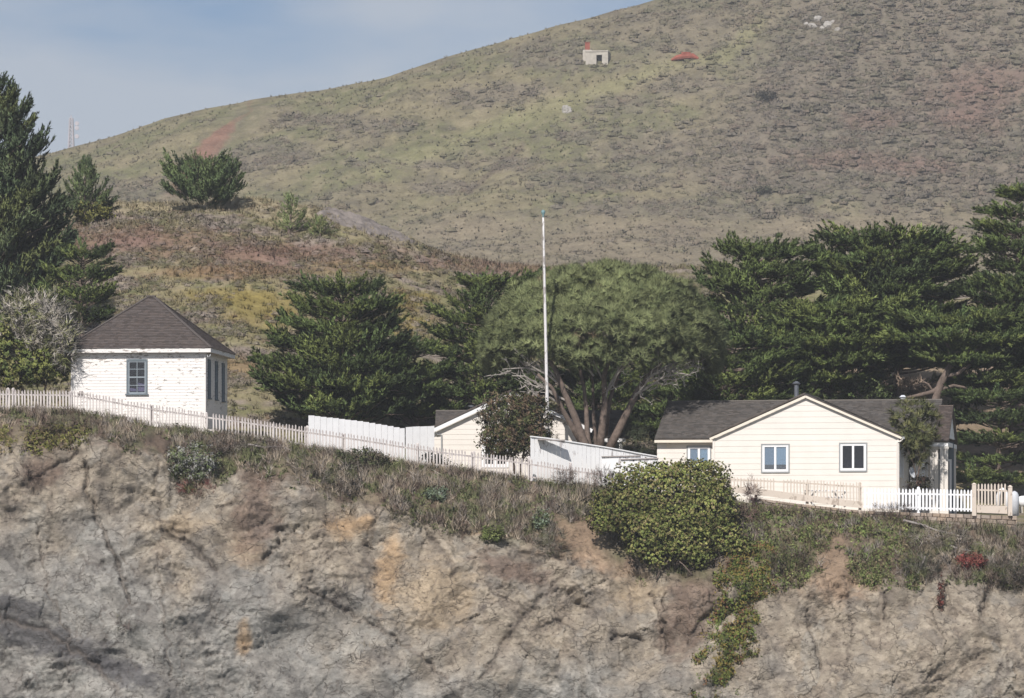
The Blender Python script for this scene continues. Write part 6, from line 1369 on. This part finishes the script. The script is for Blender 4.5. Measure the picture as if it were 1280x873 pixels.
# tussocks of pale grass
N_ = 12000; px_ = rng.uniform(-30, 1310, N_); Yh = 392 + 129 * rng.random(N_); zh = hill_z(px_, Yh); Xh = (px_ - 640) * (Yh + CAMD) / F; pyh = HZ - F * zh / (Yh + CAMD)
keep = (polydist(px_, pyh, [(325, 140), (280, 165), (268, 180), (242, 215), (228, 240)]) > 19) & (rng.random(N_) > .7 * heath_density(px_, pyh, Xh, Yh)); px_, Yh, zh, Xh, pyh = [a[keep] for a in (px_, Yh, zh, Xh, pyh)]; n = len(px_)
base = hill_colour(px_, pyh, Xh, Yh)
V, C = scatter([t_grass(8, s, .30) for s in range(4)], np.stack([Xh, Yh, zh - .05], 1), up_(n, .3), rng.uniform(.3, .55, n), base * rng.normal(1.05, .10, (n, 1)))
tag(link('hill_grass', tri_mesh('hill_grass', V, C), M['scrub']), kind='stuff')
# separate dark bushes one can pick out on the hill
for i, (px, py, rx, ry, lab, c) in enumerate([(958, 120, 12, 5.5, 'lone dark round bush on the upper right of the hillside', [(.045, .045, .035), (.06, .055, .045)]), (955, 238, 9, 5, 'dark low bush on the heath above the right-hand grove', [(.08, .075, .055), (.06, .065, .04)])]):
    q = hill_at(px, py + ry); lumpy('dark_bush', lab, 'bush', px, q.y, [(px, py, rx, ry), (px - rx * .5, py + 1, rx * .5, ry * .8)], LEAFY, .55, c, 1.2, py=py + ry, mat='scrub', seed=60 + i)
SKYTINT = (.60, .645, .78, 1); CLOUD = (5.3, 5.8, 6.55, 1); SKYS = .080; HAZE = .00025; EXPO = .22
# ================================================================== CAMERA, LIGHT, SKY
cam = bpy.data.cameras.new('camera'); co = bpy.data.objects.new('camera', cam); COL.objects.link(co)
co.location = (0, -CAMD, 0); co.rotation_euler = (R(90), 0, 0)
cam.sensor_fit = 'HORIZONTAL'; cam.sensor_width = 36; cam.lens = 36 * F / 1280; cam.shift_y = (HZ - 436.5) / 1280
cam.clip_start = 1; cam.clip_end = 6000
SC.camera = co
SUN_EL, SUN_AZ = 40., 16.      # the sun stands behind the camera, a little to its left
d = Vector((math.sin(R(SUN_AZ)) * math.cos(R(SUN_EL)), math.cos(R(SUN_AZ)) * math.cos(R(SUN_EL)), -math.sin(R(SUN_EL))))
sl = bpy.data.lights.new('sun', 'SUN'); so = bpy.data.objects.new('sun', sl); COL.objects.link(so)
so.rotation_euler = d.to_track_quat('-Z', 'Y').to_euler(); so.location = (-60, -120, 120)
sl.energy = 4.3; sl.angle = R(.53); sl.color = (1, .945, .89)
w = bpy.data.worlds.new('World'); SC.world = w; w.use_nodes = True
nt = w.node_tree; bg = nt.nodes['Background']
sk = N(nt, 'ShaderNodeTexSky', sky_type='NISHITA'); sk.sun_disc = False
sk.sun_elevation = R(SUN_EL); sk.sun_rotation = R(180 + SUN_AZ); sk.altitude = 0; sk.air_density = 1.0; sk.dust_density = .6; sk.ozone_density = 2.
tc = N(nt, 'ShaderNodeTexCoord'); mp = N(nt, 'ShaderNodeMapping'); mp.inputs['Scale'].default_value = (7, 7, 24); mp.inputs['Location'].default_value = (2.3, 0, .9)
nt.links.new(tc.outputs['Generated'], mp.inputs['Vector'])
cn = N(nt, 'ShaderNodeTexNoise'); cn.inputs['Scale'].default_value = 1.; cn.inputs['Detail'].default_value = 5; cn.inputs['Roughness'].default_value = .5
nt.links.new(mp.outputs[0], cn.inputs['Vector'])
cr_ = ramp(nt, cn.outputs['Fac'], [(.40, (0, 0, 0)), (.58, (1, 1, 1))])
cf = N(nt, 'ShaderNodeMath', operation='MULTIPLY'); nt.links.new(cr_.outputs[0], cf.inputs[0]); cf.inputs[1].default_value = .8
mx = N(nt, 'ShaderNodeMixRGB'); nt.links.new(cf.outputs[0], mx.inputs[0])
tint = N(nt, 'ShaderNodeMixRGB', blend_type='MULTIPLY'); tint.inputs[0].default_value = 1.; tint.inputs[2].default_value = SKYTINT
nt.links.new(sk.outputs[0], tint.inputs[1])
nt.links.new(tint.outputs[0], mx.inputs[1]); mx.inputs[2].default_value = CLOUD
nt.links.new(mx.outputs[0], bg.inputs[0]); bg.inputs[1].default_value = SKYS
# ---- sea air
if HAZE > 0:
    b_ = MB(); b_.box(-1600, 1600, -1550, 1560, -15, 130)
    hz = b_.build('haze'); m = bpy.data.materials.new('sea_air'); m.use_nodes = True; nt = m.node_tree
    nt.nodes.remove(nt.nodes['Principled BSDF'])
    pv = N(nt, 'ShaderNodeVolumePrincipled'); pv.inputs['Color'].default_value = (.90, .93, .97, 1); pv.inputs['Density'].default_value = HAZE
    pv.inputs['Anisotropy'].default_value = 0
    nt.links.new(pv.outputs[0], nt.nodes['Material Output'].inputs['Volume'])
    hz.data.materials.append(m); tag(hz, kind='stuff')
SC.view_settings.view_transform = 'Standard'; SC.view_settings.look = 'None'; SC.view_settings.exposure = EXPO; SC.view_settings.gamma = 1
SC.view_settings.use_curve_mapping = False
SC.render.engine = 'CYCLES'
SC.cycles.volume_bounces = 0; SC.cycles.max_bounces = 6; SC.cycles.transparent_max_bounces = 12
